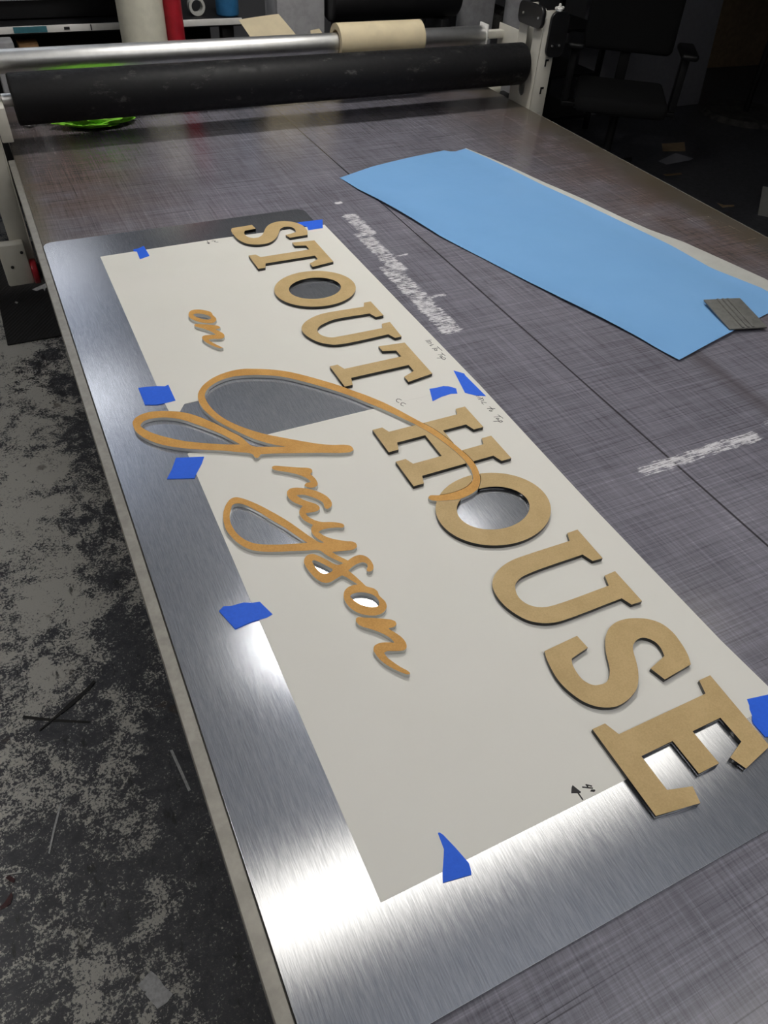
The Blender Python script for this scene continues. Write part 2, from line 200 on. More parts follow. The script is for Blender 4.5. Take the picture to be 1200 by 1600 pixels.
 'E': [[(595.8,265.9),(613.7,265.9),(608.9,165.3),(563.1,156.4),(556.3,173.6),(582.8,183.1),(582.8,216.3),(539.5,216.3),(539.5,173.6),(509.8,173.6),(509.8,216.3),(464.2,216.3),(464.2,173.6),(493,165.3),(487.5,147.5),(433.9,156.4),(433.9,265.9),(451.9,265.9),(458.1,248.3),(589.7,248.3)]],
 'r': [[(248.4,836.4),(252.1,837.5),(255.1,836.6),(258.9,834.6),(263,832.2),(267,829.8),(271.3,827.5),(275.7,825.1),(280.2,822.6),(284.5,820.3),(288.7,818.2),(293.1,816.3),(297,814.4),(300,812.3),(302.2,809.7),(303.2,806.9),(302,802.3),(299.7,800.3),(296.9,798.4),(297.9,795.4),(298.8,792.3),(299.5,789.3),(300.1,786.2),(300.4,783.1),(300.4,780),(300.1,776.8),(299.4,773.6),(298.2,771.1),(295.9,769.3),(293.2,768.3),(290.1,768.2),(286.9,768.9),(283.6,770.8),(280.9,773.3),(279.4,777.8),(282.6,781),(285.1,781.5),(288.1,781.4),(291.1,781.3),(290.8,784.2),(290.2,787.2),(289.1,790),(287.5,793),(285.7,795.9),(284,798.4),(282.1,800.9),(280,803.4),(277.7,805.8),(275.2,808.2),(272.5,810.6),(269.7,813),(266.9,815.2),(263.8,817.6),(260.5,819.9),(257.3,822.1),(254.5,824.1),(252.1,825.9),(250,827.5),(248.5,829.2),(247.4,833.3)]],
 'ayso': [[(290.1,725.5),(289.4,722.8),(289.3,720.4),(291.6,716.8),(295,717.5),(298,718.6),(300.4,720.9),(302.1,723.9),(302.9,726.6),(303.3,729.6),(303.3,732.7),(303,735.3),(302.6,737.8),(301.9,740.5),(301.1,743),(299.9,745.8),(298.5,748.6),(296.9,751.3),(295.2,754),(293.3,756.7),(291.1,759.4),(288.8,761.9),(286.4,764.3),(283.9,766.6),(281.1,768.8),(278.3,770.8),(275.5,772.7),(272.8,774.3),(270,775.8),(267.3,777.1),(264.7,778),(260.9,779),(257.5,779.1),(254.4,777.8),(251.7,775.7),(249.8,772.8),(248.6,769.4),(248,766.5),(247.8,763.4),(248,760.2),(248.4,757.6),(249.2,754.9),(250.2,752.1),(251.5,749.4),(253.5,746.2),(255.9,743),(258.5,739.8),(261,736.6),(258.2,734.4),(255.6,732.1),(253.3,729.5),(251.6,726.5),(250.9,724.1),(250.6,721.6),(250.5,718.9),(250.6,716.3),(250.9,713.6),(251.4,710.9),(252.1,708.4),(253.3,705.6),(254.8,703),(256.4,700.5),(258.4,697.4),(260.4,694.4),(258.6,692.6),(256.8,690.7),(255.2,688),(254,685),(253.5,682.6),(253.4,680.1),(253.5,677.5),(253.9,674.4),(254.7,671.3),(255.8,668),(257,665.1),(258.6,662.2),(260.3,659.2),(261.9,656.2),(259.5,656.8),(257.1,657.9),(254.9,660.7),(252.6,664.7),(250.4,669.3),(248.3,673.7),(246.4,678),(244.5,682.3),(242.6,686.8),(240.7,691.4),(238.4,696.8),(235.9,702.5),(233.4,708.2),(230.9,713.7),(228.2,719.1),(225.4,724.4),(222.6,729.5),(220,734.2),(218,737.8),(216,741.1),(214.1,744.3),(212.4,747.3),(210.8,750.1),(209.3,752.7),(207.4,755.7),(204.7,759.9),(201.4,764.8),(197.9,769.7),(194.6,774.2),(191.8,777.6),(189.1,780.9),(186.4,783.9),(183.8,786.4),(181.4,788.6),(179.1,790.4),(176.7,791.6),(173,792.1),(169.3,791.3),(167,790.1),(164.8,788.3),(162.6,786.1),(160.5,783.9),(158.3,781.2),(156.2,778.2),(154.3,775),(152.6,771.9),(151.1,768.7),(149.8,765.4),(148.7,762.1),(147.7,758.9),(146.9,756),(146.3,753.1),(145.7,750.3),(145.2,747.3),(144.8,743.6),(144.4,739.8),(144.2,736),(144.2,732.2),(144.5,728.5),(145.1,724.8),(145.9,721.1),(146.7,717.5),(147.5,714),(148.4,710.6),(149.5,707.2),(150.7,703.8),(152.2,700.4),(153.8,696.9),(155.5,693.6),(157.5,690.5),(159.5,687.7),(161.7,685),(164.1,682.5),(166.5,680.2),(169.2,678.2),(171.9,676.3),(174.8,674.6),(177.9,672.9),(181.5,671.1),(185.4,669.3),(189.4,667.6),(193.5,666),(198.2,664.1),(203.2,662.2),(208.3,660.4),(213.2,658.7),(217.6,657),(221.9,655.5),(226.1,653.9),(230.5,652.3),(235.6,650.8),(241,649.4),(245.9,647.7),(249.8,645.4),(251.9,642.8),(253.3,639.8),(254.4,636.6),(255.6,633.7),(256.9,631.3),(258.2,629),(259.5,626.8),(260.8,624.6),(262.6,622),(264.5,619.4),(266.4,616.8),(268.1,614.5),(269.9,612.2),(271.6,609.9),(268,609.4),(264.5,609.5),(262,610.9),(259.8,613.2),(258.1,615.5),(256.5,618.4),(254.8,621.5),(253.1,624.5),(251.4,627.2),(249.7,630),(248,632.6),(246.1,635.1),(244.4,637.3),(242.7,639.4),(240.9,641.2),(238.9,642.4),(235.2,643.3),(231.6,642.9),(228.5,641.1),(225.9,638.5),(224.2,635.9),(223,632.9),(222.6,630.6),(222.4,628.1),(222.4,625.4),(222.5,622.6),(222.8,619.3),(223.3,615.8),(223.9,612.3),(224.5,609),(225.2,606.1),(225.8,603.2),(226.6,600.5),(227.5,597.9),(228.8,595.2),(230.2,592.6),(231.8,590.5),(234.3,588.2),(237,586.6),(240.1,586),(243.5,586.1),(245.9,586.6),(248.4,587.4),(250.9,588.2),(253.3,588.9),(256.3,589.7),(259.2,590.4),(261.6,590.3),(264.7,586.5),(266.1,584.2),(267.4,581.6),(268.8,578.8),(270.2,576.2),(271.5,573.5),(272.9,570.7),(274.3,567.9),(271.4,568.7),(268.4,569.3),(265.9,569.3),(263.2,569.1),(260.7,568.6),(257.2,567.1),(254.2,565),(251.9,562.2),(250,558.9),(249,556.3),(248.2,553.6),(247.7,550.6),(247.6,548),(247.7,545.3),(248,542.6),(248.5,539.9),(249.1,537.2),(249.9,534.6),(250.9,532),(252.1,529.5),(253.5,527.1),(255.2,524.8),(257,522.6),(258.9,520.6),(260.8,518.9),(262.9,517.4),(265,516),(267.1,514.7),(269.8,513.4),(272.5,512.3),(275.3,511.5),(278.9,511.1),(282.5,511.4),(284.9,512.1),(287.3,513.1),(289.4,514.4),(292.1,517),(294.2,520),(295.2,523.4),(295.5,527.1),(295.1,529.7),(294.3,532.4),(293.6,534.9),(292.9,537.7),(292.5,540.5),(293.1,543.5),(293.6,546.6),(292.7,550),(291,553.3),(289.3,555.2),(287.1,557),(284.9,558.9),(283.3,560.9),(282.2,564.1),(281.4,567.8),(280.3,571.5),(279,575.9),(277.7,580.4),(276.4,584.5),(275.4,587.4),(274.4,590.1),(273.5,592.6),(272.5,595.2),(275.1,596.7),(277.7,598.2),(280.4,599.4),(283.3,600.4),(286.2,601.2),(289,601.7),(291.7,601.9),(294.3,601.9),(296.6,601.4),(299,599.6),(300.5,597.2),(300.7,594.6),(300,592),(298.3,589.7),(296.5,587.6),(295.4,584.7),(298,582),(302.4,582.6),(304.6,584.3),(306.3,586.8),(307.3,589.1),(307.9,591.7),(308.2,594.4),(308.3,597.3),(308.2,600.3),(307.7,603.1),(307,605.8),(305.9,608.3),(304.6,610.5),(302.1,613.2),(298.9,615.1),(296.2,615.8),(293.2,615.9),(290.1,615.7),(286.9,615),(283.8,613.9),(281.2,612.9),(279.1,612.1),(277.4,614.8),(275.6,617.6),(274.1,619.7),(272.5,622.1),(270.9,624.6),(269.4,627),(267.9,629.9),(266.6,632.7),(265.3,635.5),(270,634.1),(274.7,632.7),(279.3,631.3),(283.6,630.2),(286.9,629.4),(290.1,628.6),(293,628.1),(295.6,628.2),(298.9,629.3),(301.2,631.1),(302.4,634.2),(302.4,638.4),(299.7,642.1),(297.8,643.5),(295.3,644.9),(292.5,646.3),(290,647.8),(287.6,649.4),(285.2,650.9),(282.8,652.6),(280.5,654.3),(278.2,656.2),(275.8,658.2),(273.6,660.2),(271.6,662.2),(269.6,664.6),(267.7,667.1),(266.1,669.6),(264.7,672.5),(263.5,675.4),(262.3,678.4),(265.1,679.5),(268,680.3),(271,680.5),(274.2,680.2),(277.6,679.8),(280.7,679.2),(283.8,678.4),(287,677.5),(289.9,676.6),(293,675.1),(295.9,673.6),(298.3,673),(301.2,675.3),(301,679.3),(299.3,681.5),(296.7,683.7),(294.1,685.5),(291,687.5),(287.7,689.3),(284.7,690.8),(281.7,692),(278.8,692.9),(276,694.1),(273.4,695.7),(270.8,697.7),(268.5,699.9),(266.4,702.2),(264.5,704.9),(262.8,707.5),(261.5,710),(260.4,712.6),(259.6,715.1),(259.4,717.9),(259.5,720.5),(264,719.9),(266.7,719.5),(269.9,718.9),(273.2,718.5),(275.9,718.6),(279.1,719.6),(281.5,721.4),(282.6,723.7),(282.8,726.3),(282.1,729.5),(280.4,732.9),(278.7,735.1),(276.7,737.3),(274.5,739.5),(272.5,741.7),(270.6,743.8),(268.9,745.8),(267.2,747.9),(265.6,750.1),(264.1,752.8),(262.9,755.7),(261.7,758.7),(260.5,761.6),(263.4,761.1),(266.3,760.6),(269.2,759.6),(271.7,758),(274.1,755.9),(276.5,753.7),(278.7,751.3),(281,748.7),(283.3,745.9),(285.4,743.1),(287.1,740.3),(288.9,737.2),(290.4,734.1),(291.1,731.2),(290.8,728.3)],[(162.7,769.8),(164.1,772.8),(165.4,775.4),(167.2,777.4),(170.4,778.5),(174,778.3),(176.1,777.5),(178.3,776.1),(180.4,774.5),(182.4,772.6),(184.5,770.3),(186.5,767.6),(188.5,764.6),(190.4,761.6),(192.8,757.9),(195.1,754),(197.4,750),(199.7,745.8),(202.1,741.3),(204.4,736.5),(206.8,731.7),(209.2,727),(211.8,722.2),(214.5,717.5),(217.2,712.7),(219.8,707.9),(222.3,702.8),(224.7,697.7),(227.1,692.6),(229.5,687.3),(232.2,681.7),(234.9,676.1),(237.6,670.3),(240.3,664.6),(236,665.9),(231.7,667.2),(227.4,668.5),(223,669.9),(218,671.5),(212.9,673.2),(207.8,674.9),(202.9,676.7),(198.4,678.4),(194.1,680.2),(189.9,682),(185.8,683.9),(182.1,685.8),(178.5,687.8),(175,690),(171.9,692.3),(169.3,694.8),(167,697.4),(164.9,700.2),(162.9,703.1),(161.2,706),(159.7,709.1),(158.3,712.3),(157.2,715.5),(156.2,718.8),(155.4,722.1),(154.8,725.5),(154.4,728.9),(154,732.6),(153.8,736.3),(153.8,740),(154,743.6),(154.4,747.1),(155,750.6),(155.7,753.9),(156.7,757.3),(158,760.6),(159.5,763.8),(161.2,767)],[(233.5,630.2),(236.9,631),(238.6,629),(240.3,627),(242,624.9),(243.8,622.3),(245.6,619.6),(247.5,616.7),(249.1,614.1),(250.7,611.2),(252.4,608.4),(254.1,605.5),(251.6,602.5),(249,601.7),(246.2,601.5),(243.2,601.5),(240.3,602.3),(238,604.4),(236.2,607.3),(235.1,610.2),(234.3,613.4),(233.7,616.7),(233.5,619.6),(233.4,622.5),(233.4,625.2),(233.4,627.8)],[(257.5,554.2),(259.6,555.4),(262.5,555.9),(265.1,555.9),(267.9,555.5),(270.6,554.8),(273.4,553.8),(276.1,552.3),(278.6,550.6),(281.1,548.6),(283.5,546.3),(285.4,543.8),(286.7,541.5),(287.6,539),(288.1,536.4),(288.3,533.8),(288.2,531.2),(287.7,528.9),(285.1,524.6),(281.7,524.1),(277.8,524.7),(275.2,525.9),(272.6,527.6),(270.2,529.5),(267.8,531.5),(265.5,533.7),(263.5,536.2),(261.7,539),(260.2,542.1),(258.9,545),(257.6,548.4),(256.9,551.3)]],
 'n': [[(247.7,514.3),(249.6,517.4),(252.2,518.2),(254.5,517.4),(257.3,515.8),(260.2,514.1),(262.8,512.8),(265.6,511.5),(268.4,510.1),(271.2,508.6),(274.3,506.9),(277.4,505.2),(280.5,503.4),(283.3,501.7),(285.9,500.3),(288.3,498.9),(290.3,497.4),(293.5,493.5),(293.2,489.2),(289.9,486.3),(287.2,486),(283.9,486.3),(280.6,486.7),(281.9,483.7),(283.3,481.2),(285.1,478.2),(286.7,475.2),(288.1,472.2),(289.4,469.2),(290.3,466.2),(290.8,463.5),(291,461),(291,458.5),(290.5,455.5),(289.5,452.9),(287.7,450.8),(285.5,449.4),(282.7,449.4),(279.6,450.1),(276.8,451),(273.7,452.3),(270.8,453.5),(268.2,454.7),(265.7,455.8),(263.4,456.4),(259.7,455.5),(259.8,451.8),(260.3,448.1),(261.2,445.2),(262.5,442.4),(263.9,439.4),(265.1,436.9),(266.4,434.2),(267.8,431.6),(269.2,429.1),(271.1,426.2),(273.1,423.3),(274.6,420.8),(275.9,417.3),(275,415.6),(271.7,416.7),(269.8,418.3),(267.9,420.4),(266,422.6),(264.4,424.5),(262.8,426.5),(261.2,428.6),(259.7,430.8),(258.1,433.3),(256.4,436),(254.9,438.7),(253.6,441.4),(252.6,443.8),(251.7,446.2),(251,448.5),(250.3,450.9),(249.8,453.8),(249.4,456.8),(249.2,459.5),(249.1,462.4),(249.6,465),(251,467.6),(253.1,469.7),(256.2,470.7),(259.8,471),(262.4,470.7),(265,470),(267.7,469.1),(270.2,468),(272.9,466.8),(275.5,465.4),(278.1,464.1),(277.6,466.8),(277.2,469.4),(276.3,472.2),(275,475),(273.3,478),(271.4,480.9),(269.4,483.8),(267.2,486.5),(264.9,489.2),(262.5,491.7),(260,494.2),(257.6,496.6),(255,498.9),(252.6,501.1),(250.8,503.1),(249.3,505.3),(248.3,507.5),(247.5,511.6)]],
 'o3': [[(249.1,1333.8),(250,1336.5),(251.1,1339.1),(252.4,1341.5),(254.1,1343.6),(255.9,1345.3),(258.1,1346.6),(260.5,1347.3),(263.2,1347.5),(266,1347.3),(268.3,1346.8),(270.8,1346.1),(273.1,1345),(275.4,1343.9),(277.7,1342.4),(279.9,1340.7),(281.9,1338.9),(283.9,1337.1),(286.4,1334.9),(288.8,1332.6),(290.6,1330.1),(292.2,1326.7),(292.9,1323),(292.9,1320.3),(292.5,1317.5),(292.4,1314.6),(292.8,1312.1),(293.4,1309.6),(294.1,1307),(294.5,1304.6),(294.9,1301),(294.6,1297.6),(293.9,1295),(292.7,1292.4),(291.2,1290.1),(289.3,1288.2),(287,1286.6),(284.7,1285.6),(281.5,1285.5),(278.2,1286.3),(276,1287.2),(273.8,1288.4),(271.6,1289.8),(269.4,1291.3),(267.2,1292.8),(265.1,1294.3),(263,1296),(261.1,1297.8),(259,1300),(257.1,1302.5),(255.2,1305),(253.6,1307.6),(252.1,1310.1),(250.8,1312.8),(249.7,1315.5),(248.8,1318.1),(248.1,1320.9),(247.7,1323.7),(247.6,1326.4),(247.9,1328.9),(248.4,1331.4)],[(256.8,1329.2),(259.2,1330.8),(261.8,1331.8),(264.3,1331.4),(266.9,1330.3),(269.6,1328.9),(272,1327.5),(274.4,1325.8),(276.8,1323.9),(278.8,1322),(281,1319.4),(282.8,1316.6),(284.2,1313.7),(285.4,1311.1),(286.2,1308.3),(286.3,1305.9),(285.4,1303.4),(283.8,1301.6),(281.1,1300.8),(278.1,1301.1),(275.9,1302),(273.7,1303.5),(271.6,1305.2),(269.3,1307.3),(267.1,1309.6),(265,1312.1),(263,1314.7),(261.1,1317.4),(259.5,1320.2),(258.4,1323.2),(257.6,1326.2)]],
 'n2': [[(248.5,1290.5),(252.3,1293.4),(255.2,1292),(258.1,1290.6),(261.2,1289.2),(264.2,1287.7),(267.5,1286.1),(270.7,1284.4),(273.8,1282.8),(276.4,1281.2),(279,1279.6),(281.5,1278),(283.8,1276.5),(286.4,1274.8),(288.9,1273.2),(290.8,1271.3),(292.1,1268),(293,1264.5),(289.5,1261.2),(287.2,1260.9),(284.5,1261.1),(281.8,1261.4),(282.9,1259.2),(284,1256.8),(285.1,1254.7),(286.4,1252.4),(287.7,1249.9),(288.8,1247.5),(290.1,1244.3),(291.3,1241.2),(291.9,1238),(291.9,1235),(291.4,1232),(290.6,1229.4),(288.7,1226.5),(286.2,1224.5),(282.7,1224.1),(278.8,1224.8),(276.3,1225.6),(273.6,1226.7),(270.9,1227.9),(268.4,1228.7),(265.5,1229.3),(262.8,1229.5),(260,1229.8),(260.3,1226.3),(260.9,1222.6),(261.9,1219.9),(263.3,1216.9),(264.9,1213.9),(266.5,1210.9),(268.1,1207.8),(269.7,1204.7),(271.3,1201.7),(272.8,1198.9),(274.2,1196.2),(275.4,1193.8),(276.7,1191.4),(272.3,1191.5),(270.4,1192.8),(268.5,1194.8),(266.6,1197.2),(264.8,1199.5),(263,1202),(261.3,1204.5),(259.7,1207.2),(258.1,1210),(256.4,1213.3),(254.8,1216.7),(253.3,1220.2),(252.1,1223.5),(251.3,1226.4),(250.6,1229.2),(250.1,1232),(249.9,1234.6),(249.8,1238.5),(250.7,1242),(252.5,1244.4),(255.1,1246),(257.5,1246.3),(260.2,1246),(263.2,1245.5),(266.6,1244.7),(270.2,1243.6),(274,1242.3),(277.8,1241.1),(276.3,1245.1),(274.8,1249.1),(273.3,1253.1),(271.4,1256.8),(269.3,1260.5),(266.9,1264),(264.4,1267.3),(261.9,1270.5),(259.4,1273.3),(256.8,1276),(254.3,1278.5),(252.2,1280.9),(249.9,1284.1),(248.5,1287.1)]],
 'G': [[(382.4,826.8),(382.7,830),(383.1,833.1),(382.7,836),(381.5,838.4),(379.6,840.6),(377.1,842.6),(372.9,844.9),(367.6,846.9),(361.8,848.8),(356.4,851),(351.7,853.2),(347.2,855.5),(342.7,858),(338.1,860.7),(333.1,864),(328.1,867.6),(323,871.4),(318.1,875.2),(313,879),(308,882.9),(303,886.8),(298.2,890.6),(293.8,894.1),(289.5,897.5),(285.3,900.9),(281.2,904.2),(278,906.7),(274.9,909),(271.8,911.5),(268.4,914.4),(262.4,920.1),(255.8,926.9),(249.1,934.1),(242.9,941.2),(237.8,947.6),(232.9,954),(228.4,960.5),(224.2,967.1),(220.7,973.1),(217.5,979.2),(214.6,985.4),(212,991.6),(209.8,998),(207.8,1004.5),(206.1,1011.1),(204.8,1017.5),(203.8,1023.8),(203.1,1030),(202.6,1036.2),(202.6,1042),(202.7,1046.5),(203.1,1050.9),(203.7,1055.1),(204.9,1059.1),(206.6,1063.1),(208.8,1066.9),(211.3,1070.6),(214.1,1073.9),(217.1,1076.9),(220.3,1079.6),(223.7,1082.1),(227.3,1084.4),(231.5,1086.6),(235.9,1088.6),(240.5,1090.3),(245.1,1091.7),(249.7,1092.8),(254.5,1093.6),(259.2,1094.1),(263.3,1094.3),(266.4,1094.3),(269.2,1094),(272.5,1093.5),(278.3,1092.3),(285.3,1090.7),(292.7,1088.7),(299.8,1086.5),(306.5,1084.1),(313.1,1081.4),(319.6,1078.5),(325.9,1075.3),(332.3,1071.8),(338.5,1068.1),(344.6,1064),(350.5,1059.7),(356.3,1054.7),(362,1049.4),(367.4,1043.9),(372.9,1038.4),(378.4,1032.9),(383.8,1027.3),(389.2,1021.6),(394.5,1015.8),(399.8,1010),(405,1004.1),(410.1,998.1),(415.2,992),(420.3,985.9),(425.3,979.7),(430.2,973.4),(435,967),(439.8,960.2),(444.4,953.2),(449,946.2),(453.3,939.5),(457,933.9),(460.6,928.5),(464.1,923.1),(467.6,917.6),(471.1,912),(474.5,906.4),(477.9,900.7),(481.2,895),(484.4,889.1),(487.6,883.1),(490.8,877.2),(493.9,871.3),(496.8,866),(499.7,860.7),(502.5,855.6),(505.2,850.5),(507.3,846),(509.2,841.7),(511,837.3),(512.9,832.8),(515,827.7),(517.1,822.6),(519.2,817.3),(521.1,811.8),(523.1,805.4),(525,798.6),(526.7,791.9),(528.3,785.4),(529.7,779.9),(531,774.5),(532.1,769.3),(533.2,764),(534,758.8),(534.8,753.6),(535.5,748.6),(535.9,743.8),(536.2,740.2),(536.4,736.9),(536.4,733.6),(536.3,730.1),(536,725.8),(535.7,721.3),(535.1,716.8),(534.3,712.5),(533.3,708.7),(532.2,704.9),(530.9,701.4),(529.3,698.1),(527.8,695.3),(526,692.8),(524.1,690.4),(521.9,688.2),(519,686),(515.8,684),(512.4,682.3),(508.9,680.8),(505.1,679.7),(501.2,678.8),(497.3,678.2),(493.5,677.7),(490,677.4),(486.7,677.2),(483.3,677.1),(479.7,677.2),(474.7,677.6),(469.3,678.2),(463.9,679.1),(459,680.1),(455.4,681.4),(451.9,683),(448.7,684.4),(446.1,684.8),(442,682.5),(441.3,679.7),(441.7,676.6),(443.1,674.7),(445.2,673),(447.7,671.4),(451.1,669.7),(455.2,668.1),(459.7,666.6),(464.1,665.2),(468.9,663.8),(473.8,662.4),(478.8,661.4),(483.8,660.8),(488.6,660.8),(493.5,661.2),(498.3,662),(503,663),(507.6,664.2),(512.2,665.6),(516.6,667.3),(520.3,669.2),(522.5,670.8),(524.4,672.5),(526.1,674.3),(527.9,676.2),(529.9,678.4),(531.9,680.7),(533.8,683.2),(535.5,685.8),(537.3,689),(538.9,692.3),(540.4,695.9),(541.8,699.5),(543.3,703.7),(544.6,708.2),(545.7,712.8),(546.6,717.5),(547.2,722.7),(547.6,728.2),(547.7,733.7),(547.5,739.1),(547.1,744.1),(546.5,748.9),(545.7,753.7),(544.9,758.6),(544.1,763.5),(543.2,768.5),(542.3,773.4),(541.3,778.4),(540.3,783.4),(539.3,788.4),(538.2,793.5),(537,798.8),(535.4,805.7),(533.5,813),(531.5,820.2),(529.3,827),(527,832.4),(524.6,837.6),(522.1,842.7),(519.6,847.8),(517.1,853),(514.7,858.1),(512.3,863.4),(509.7,868.9),(506.7,875.7),(503.5,882.9),(500.3,890.2),(497,897.3),(493.8,904.2),(490.5,911),(487,917.7),(483.2,924.7),(478.2,933.2),(472.6,942),(467,950.6),(461.8,958.2),(458.5,962.9),(455.4,966.9),(452.3,971),(448.9,975.4),(444.4,981.7),(439.7,988.5),(434.7,995.5),(429.7,1002.1),(424.7,1008.3),(419.6,1014.2),(414.3,1020.2),(408.9,1026.3),(402.6,1033.3),(396.2,1040.5),(389.6,1047.6),(383,1054.3),(377,1060.3),(371.1,1066),(365,1071.4),(358.7,1076.5),(352.3,1081.2),(345.7,1085.5),(339,1089.6),(332.2,1093.4),(325.1,1097),(317.8,1100.3),(310.6,1103.4),(304.2,1106),(300.4,1107.6),(297,1109),(293.6,1110.2),(289.9,1111.2),(285,1112.1),(279.8,1112.6),(274.3,1112.8),(269,1112.7),(263.4,1112.2),(257.7,1111.4),(252.1,1110.3),(246.6,1108.9),(241.5,1107.2),(236.4,1105.2),(231.5,1103),(226.8,1100.4),(222.1,1097.5),(217.5,1094.1),(213.2,1090.5),(209.2,1086.7),(205.6,1082.8),(202.4,1078.5),(199.4,1074.2),(196.9,1069.8),(195.2,1066.2),(193.8,1062.6),(192.7,1059),(191.8,1055.2),(191,1051),(190.4,1046.8),(190,1042.4),(189.9,1038.1),(190,1033.6),(190.3,1029),(190.8,1024.5),(191.5,1019.9),(192.4,1014.9),(193.7,1009.9),(195.1,1005),(196.5,1000.1),(197.9,995.5),(199.4,990.9),(201,986.5),(202.7,982.1),(204.6,977.8),(206.6,973.6),(208.6,969.5),(210.8,965.5),(212.8,961.9),(214.9,958.4),(217,954.8),(219.3,951.1),(222.4,946.1),(225.7,940.8),(229,935.5),(232.2,930.4),(234.9,926.1),(237.6,922),(240.2,918),(243.1,914.1),(246.2,910.3),(249.4,906.6),(252.7,903),(256.1,899.5),(259.3,896.1),(262.6,892.8),(266,889.6),(269.5,886.5),(273.4,883.4),(277.6,880.3),(281.7,877.4),(285.9,874.4),(279.3,876.9),(272.8,879.4),(266.3,881.9),(259.9,884.6),(253.7,887),(247.3,889.3),(241.5,892),(237,895.5),(234.4,899.5),(232.8,904.1),(231.6,908.8),(230.3,913.3),(229.2,917),(228.1,920.6),(227,924.1),(225.6,927.6),(223.7,931.3),(221.5,935),(219.1,938.6),(216.7,942.6),(213.7,947.9),(210.5,953.6),(207.3,959.4),(204.1,964.8),(201.4,969.3),(198.7,973.7),(195.9,977.9),(193,982.3),(189.8,987.2),(186.3,992.2),(182.8,997.1),(179.1,1001.8),(175.6,1006.2),(171.9,1010.5),(168.1,1014.5),(164.2,1018.3),(160.3,1021.5),(156.3,1024.3),(152.2,1027),(147.8,1029.6),(142.6,1032.5),(137.2,1035.2),(131.6,1037.8),(126.3,1039.9),(121.7,1041.4),(117.1,1042.7),(112.6,1043.6),(108.2,1044.1),(104,1044.2),(99.8,1043.8),(95.7,1043.1),(92,1042),(88.9,1040.7),(86,1039),(83.4,1037.2),(81.1,1035.1),(79.4,1033),(78,1030.8),(76.8,1028.5),(75.8,1026.1),(75.2,1023.6),(74.9,1021),(74.8,1018.3),(74.7,1015.6),(74.7,1012.2),(74.8,1008.7),(75.1,1005.2),(75.6,1001.7),(76.4,998.2),(77.5,994.7),(78.8,991.2),(80.2,987.8),(81.9,984.3),(83.7,980.9),(85.7,977.6),(87.8,974.2),(90.5,970.4),(93.3,966.5),(96.3,962.7),(99.5,959),(102.9,955.5),(106.5,952),(110.3,948.7),(114.4,945.3),(119.8,941.2),(125.6,937.2),(131.7,933.3),(137.8,929.4),(144.3,925.6),(151,921.9),(157.7,918.3),(164.5,914.8),(171.4,911.5),(178.5,908.2),(185.4,905),(191.7,901.8),(196.4,899.1),(200.8,896.3),(205,893.6),(209.2,891),(213.1,888.8),(217.1,886.8),(220.8,884.8),(224,882.7),(226.7,880.7),(229,878.7),(230.6,876.4),(231.1,873.8),(231,870.9),(231.2,868.6),(233.6,865.3),(237.4,866.1),(239.6,868.6),(241.8,871.9),(244.8,871.1),(247.7,870.4),(250.8,869.5),(254.3,868.5),(261.1,866.2),(268.8,863.4),(277.1,860.2),(285.8,856.9),(297.1,852.6),(309.4,847.9),(321.6,843.2),(333,838.7),(341.6,835.1),(350,831.5),(357.7,828.3),(364.4,826),(367.9,825.1),(371.1,824.3),(373.9,823.9),(376.5,824),(379.6,825.2)],[(85.9,1013.8),(86.8,1016),(88.4,1018.3),(90.3,1020.5),(92.3,1022.3),(94.5,1023.5),(97,1024.4),(99.6,1024.9),(102.4,1025.3),(105.9,1025.3),(109.8,1025),(113.7,1024.3),(117.6,1023.4),(121.6,1022.3),(125.6,1020.8),(129.6,1019.1),(133.5,1017.1),(137.9,1014.5),(142.4,1011.5),(146.8,1008.2),(151,1004.6),(155.5,1000.2),(159.8,995.4),(164,990.3),(168.2,985.2),(172.7,979.8),(177.2,974.3),(181.6,968.7),(186,963),(190.3,957.2),(194.5,951.3),(198.7,945.2),(202.8,938.7),(207.2,931.1),(211.4,923.1),(215.7,914.9),(219.9,906.7),(214,909.2),(208.1,911.6),(202.2,914.1),(196.2,916.8),(189.5,920.1),(182.7,923.6),(175.8,927.3),(169.1,931.1),(162.3,934.9),(155.4,938.8),(148.8,942.8),(142.4,947),(136.6,951.3),(131.1,955.8),(125.8,960.4),(120.7,964.9),(116.4,968.9),(112.2,972.8),(108.3,976.7),(104.6,980.7),(101.3,984.5),(98.2,988.4),(95.3,992.3),(92.7,996.2),(90.7,999.5),(88.9,1002.8),(87.3,1006),(86.3,1008.8),(85.7,1011.4)]],
 'tape_T1': [[(209.5,1663.1),(209.3,1656.7),(215.4,1653.2),(213.7,1613.9),(236.5,1623.3),(237.1,1627.3),(236.3,1654.5),(236.2,1675.5),(232.6,1675.3),(222.1,1668),(211.3,1667.5)]],
 'tape_T2': [[(609,1685),(619.3,1685.5),(646.8,1684.3),(675.7,1682.6),(657.3,1636),(620,1635.7),(623.8,1653.8),(615.5,1667)]],
 'tape_T3': [[(105.5,1127.9),(119.2,1126.3),(136.5,1122),(149.4,1116.4),(155.9,1119.2),(155.9,1068.5),(146.7,1067.7),(136,1067.4),(123.9,1067.7),(105.4,1075),(105.6,1094.3)]],
 'tape_T4': [[(119.3,919.5),(160.3,905.7),(151.8,889.7),(137,868.7),(133.2,861.7),(94.4,876),(106.5,894.5)]],
 'tape_T5': [[(94.6,601.3),(102.1,606.5),(111,603.2),(127.1,602.5),(137.7,597.5),(147.1,595.4),(155.5,569.5),(147.6,567.3),(137.1,567.7),(127.4,568.2),(105,565.7)]],
 'tape_T6': [[(217.1,237.5),(218.9,237.3),(221.2,233.6),(226.4,217.2),(229.9,203.9),(231.2,198.6),(230.3,193.4),(228.3,187.9),(198.6,193),(203.9,203.2),(211.2,214.4),(215,220.7)]],
